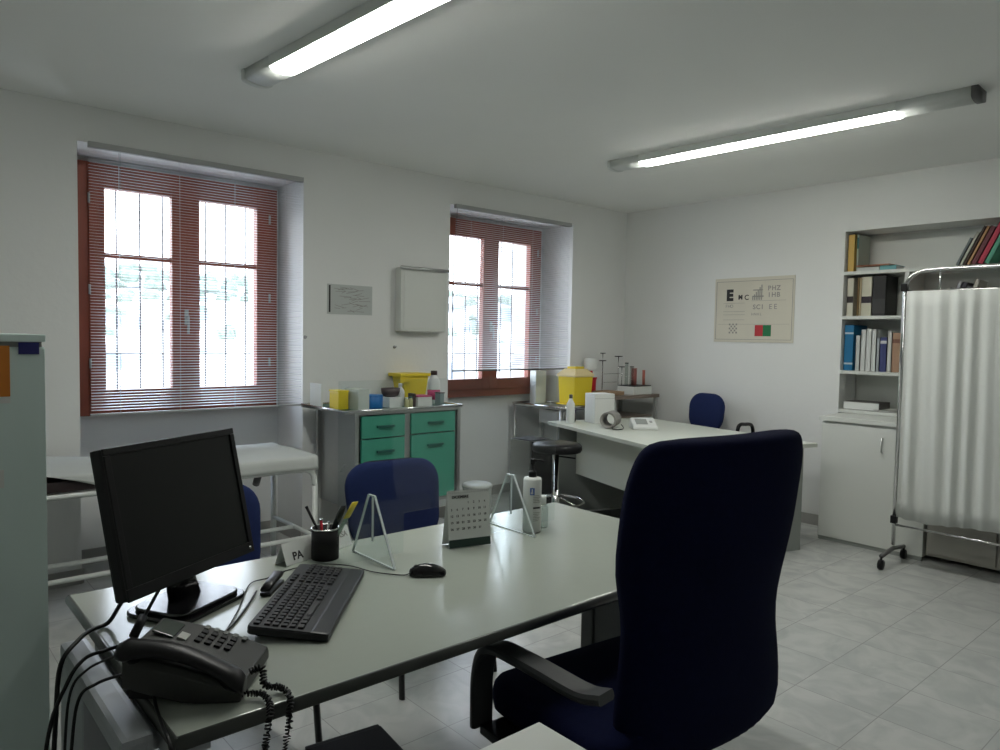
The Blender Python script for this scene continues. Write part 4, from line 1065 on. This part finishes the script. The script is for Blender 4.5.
# steel box bin
t = thing('waste_bin', 'tall square stainless waste bin with black front beside the stool', 'waste bin', (3.78, 4.02, 0))
W_().box((3.72, 3.90, .0), (3.95, 4.12, .680), bev=.006).build('bin_body', steel, t)
W_().box((3.735, 3.888, .02), (3.948, 3.899, .678), bev=.003).build('front_panel', black_matte, t)
W_().box((3.727, 3.907, .6805), (3.943, 4.113, .686), bev=.002).build('lid', black_matte, t)  # not a real lid: thin black sheet painting the open bin's dark inside
t = thing('pedal_bin', 'small round white pedal bin under the right window', 'waste bin', (3.53, 4.28, 0))
MB().lathe([(.095, 0), (.105, .01), (.112, .29), (.112, .30)], n=30).build('bin_body', white_p, t)
MB().lathe([(.118, .30), (.118, .318), (.10, .330), (.001, .336)], n=30).build('lid', white_p, t)
MB().box((-.03, -.14, .01), (.03, -.10, .018), bev=.002).build('pedal', black, t)
# steel trolley in the niche
t = thing('steel_trolley', 'stainless steel trolley half inside the right window niche', 'trolley', (4.68, 4.7, 0))
x0, x1, y0, y1, zt = 4.52, 4.905, 4.35, 4.98, .845
b = W_(); b.box((x0, y0, zt-.012), (x1, y1, zt-.004)); b.build('tray', steel, t)
b = W_(); b.tube([(x0, y0, zt+.006), (x0, y1, zt+.006), (x1, y1, zt+.006), (x1, y0, zt+.006)], .010, 8, closed=True); b.build('tray_rail', chrome, t)
for x in (x0+.01, x1-.01):
    for y in (y0+.02, y1-.02): W_().cyl((x, y, .05), (x, y, zt-.01), .012, 10).build('leg', steel, t)
W_().box((x0+.01, y0+.03, .25), (x1-.01, y1-.02, .262)).build('lower_shelf', steel, t)
d = W_().box((x0+.03, y0+.005, .70), (x1-.03, y0+.30, .82), bev=.003).build('drawer', steel, t)
W_().box((x0+.025, y0+.06, .71), (x0+.030, y0+.30, .81)).build('drawer_side', rail_m, d)
for x in (x0+.01, x1-.01):
    for y in (y0+.02, y1-.02): W_().cyl((x-.01, y, .027), (x+.01, y, .027), .027, 12).build('castor', black, t)
t = thing('document_holder', 'white upright cardboard holder on the steel trolley in the niche', 'holder', (4.74, 4.90, .842))
W_().box((4.695, 4.86, .842), (4.83, 4.94, 1.150), bev=.003).build('holder_body', white_p, t)
# big yellow sharps container
t = thing('sharps_container', 'large yellow sharps container with pale lid on the steel trolley', 'sharps container', (4.79, 4.47, .842))
sx0, sy0 = 4.835, 4.49
W_().loft([rect(sx0, sy0, .215, .19, .8755), rect(sx0, sy0, .240, .21, 1.115)], smooth=False).build('container_body', yellow, t, bev=.008)
W_().loft([rect(sx0, sy0, .255, .225, 1.115), rect(sx0, sy0, .255, .225, 1.135), rect(sx0, sy0, .15, .14, 1.185)], smooth=False).build('lid', yellow_lid, t, bev=.004)
W_().box((sx0-.06, sy0-.05, 1.184), (sx0+.06, sy0+.05, 1.205), bev=.006).build('hatch', yellow, t)
W_().box((4.70, 4.37, .8625), (4.97, 4.60, .875), bev=.003).build('base_ring', yellow, t)
# brown corner table
t = thing('corner_table', 'brown topped table in the far corner of the room', 'table', (5.3, 4.4, 0))
W_().box((4.975, 4.14, .920), (5.62, 4.62, .950), bev=.003).build('tabletop', brown_top, t)
for x in (5.00, 5.60):
    for y in (4.17, 4.59): W_().box((x-.014, y-.014, 0), (x+.014, y+.014, .921)).build('leg', rail_m, t)
W_().box((5.01, 4.20, .74), (5.59, 4.60, .752)).build('lower_shelf', brown_top, t)
TT = .9505
simple_box('cardboard_box', 4.985, 5.20, 4.22, 4.42, TT, .985, mat('brown_cardboard', (.30, .20, .12), .8), 'flat brown cardboard box on the corner table', 'box')
t = thing('sharps_jar', 'red and white sharps jar on the corner table', 'sharps container', (5.12, 4.56, TT))
MB().lathe([(.045, .0), (.050, .01), (.052, .12), (.060, .14), (.062, .21)], n=24).build('jar_body', red, t)
MB().lathe([(.064, .21), (.066, .225), (.066, .315), (.060, .325)], n=24).build('white_top', white_pl, t)
MB().box((-.045, -.068, .15), (.03, -.060, .21)).build('printed_label', paper, t)
t = thing('instrument_rack', 'white tray of clear tubes and instruments on the corner table', 'rack', (5.42, 4.32, TT))
W_().box((5.27, 4.17, TT), (5.54, 4.36, TT+.075), bev=.008).build('tray', white_p, t)
W_().box((5.275, 4.175, TT+.075), (5.535, 4.355, TT+.083), bev=.002).build('black_insert', black, t)
for i, (x, y, r, h, cm_) in enumerate(((5.30, 4.22, .018, .17, 'd'), (5.335, 4.31, .016, .20, 'c'), (5.37, 4.25, .026, .15, 'p'), (5.43, 4.30, .018, .11, 'c'), (5.515, 4.25, .013, .13, 'r'))):
    mm = {'d': clearpl, 'c': clearpl, 'p': mat('amber_plastic', (.30, .10, .09), .4), 'r': mat('salmon_plastic', (.60, .18, .13), .4)}[cm_] if cm_ not in ('c', 'd') else clearpl
    j = W_().lathe([(r, 0), (r, h*.96), (r*.8, h)], c=(x, y, TT+.083), n=16).build('tube', mm, t)
    W_().lathe([(r*1.1, h), (r*1.1, h+.008)], c=(x, y, TT+.083), n=16).build('stopper', black if cm_ in 'dc' else mm, j)
t = thing('instrument_stand', 'thin upright instrument stand with small black discs on the corner table', 'instrument stand', (5.2, 4.5, TT))
for x, y, h, r in ((5.215, 4.50, .37, .030), (5.215, 4.50, .30, .040), (5.42, 4.48, .34, .045), (5.45, 4.46, .24, .035)):
    W_().cyl((x, y, TT+.01), (x, y, TT+h), .004, 8).build('rod', chrome, t)
    W_().lathe([(r, 0), (r, .008)], c=(x, y, TT+h), n=18, sy=.7).build('disc', black, t)
W_().box((5.195, 4.44, TT), (5.49, 4.54, TT+.012), bev=.003).build('base', white_p, t)
for z, xa, xb in ((.18, 5.215, 5.45), (.10, 5.215, 5.40)): W_().cyl((xa, 4.48, TT+z), (xb, 4.48, TT+z), .003, 6).build('cross_rod', chrome, t)
# things on the far desk
bottle('spray_bottle', 4.365, 4.10, D2, .036, .235, white_pl, dark_rail, 'white bottle with a dark cap on the corner of the far desk', .33)
t = thing('towel_box', 'tall white paper box on the far desk', 'box', (4.50, 4.02, D2))
W_().box((-.095, -.08, .001), (.095, .08, .245), M=Matrix.Translation((4.60, 3.99, D2)) @ Matrix.Rotation(-.30, 4, 'Z'), bev=.004).build('box_body', paper, t)
W_().box((-.095, -.081, .205), (.095, -.0795, .208), M=Matrix.Translation((4.60, 3.99, D2)) @ Matrix.Rotation(-.30, 4, 'Z')).build('lid_seam', rail_m, t)
t = thing('dark_jar', 'small dark jar between the white bottle and the paper box', 'jar', (4.44, 4.16, D2))
MB().lathe([(.035, .001), (.038, .01), (.038, .075)], n=20).build('jar_body', brown, t); MB().lathe([(.040, .075), (.040, .10)], n=20).build('lid', mat('violet_lid', (.06, .04, .10), .4), t)
t = thing('pressure_cuff', 'rolled grey blood pressure cuff on the far desk', 'blood pressure cuff', (4.40, 3.70, D2), .45)
b = MB(); rings = []
for x in (-.075, -.07, .07, .075):
    s = .93 if abs(x) > .072 else 1
    rings.append([(x, .056*s*math.cos(a), .058+.055*s*math.sin(a)) for a in [2*PI*j/20 for j in range(20)]]+[(x, .040*math.cos(a), .058+.040*math.sin(a)) for a in [2*PI*j/20 for j in range(20)][::-1]])
# open cylinder shell
o_ = [[(x, .056*math.cos(a), .058+.055*math.sin(a)) for a in [2*PI*j/24 for j in range(24)]] for x in (-.075, .075)]
i_ = [[(x, .044*math.cos(a), .058+.043*math.sin(a)) for a in [2*PI*j/24 for j in range(24)]] for x in (.075, -.075)]
b.loft([o_[0], o_[1], i_[0], i_[1], o_[0]], cap=False); b.build('cuff', cuff_m, t); t.scale = (1.15, 1.15, 1.15)
MB().tube(smooth_path([(-.07, -.03, .02), (-.13, -.05, .006), (-.10, -.10, .006), (.0, -.09, .006), (.06, -.06, .02)], 6), .003, 6).build('hose', black, t)
t = thing('pressure_monitor', 'white blood pressure monitor with grey display on the far desk', 'blood pressure monitor', (4.58, 3.52, D2), .85)
b = MB(); b.loft([[(x, y, z) for x, z in ((-.10, .002), (.09, .002), (.09, .075*q), (.06, .080*q), (-.095, .030*q), (-.10, .022*q))] for y, q in ((-.095, .8), (-.088, 1), (.088, 1), (.095, .8))], smooth=False)
b.build('housing', white_pl, t, bev=.004)
DM = Matrix.Translation((-.018, 0, .056)) @ Matrix.Rotation(-math.atan2(.05, .155), 4, 'Y')
MB().box((-.045, -.025, -.001), (.050, .065, .002), M=DM).build('display', dgrey, t)
MB().box((-.012, -.065, -.001), (.014, -.045, .004), M=DM).build('start_button', rail_m, t)
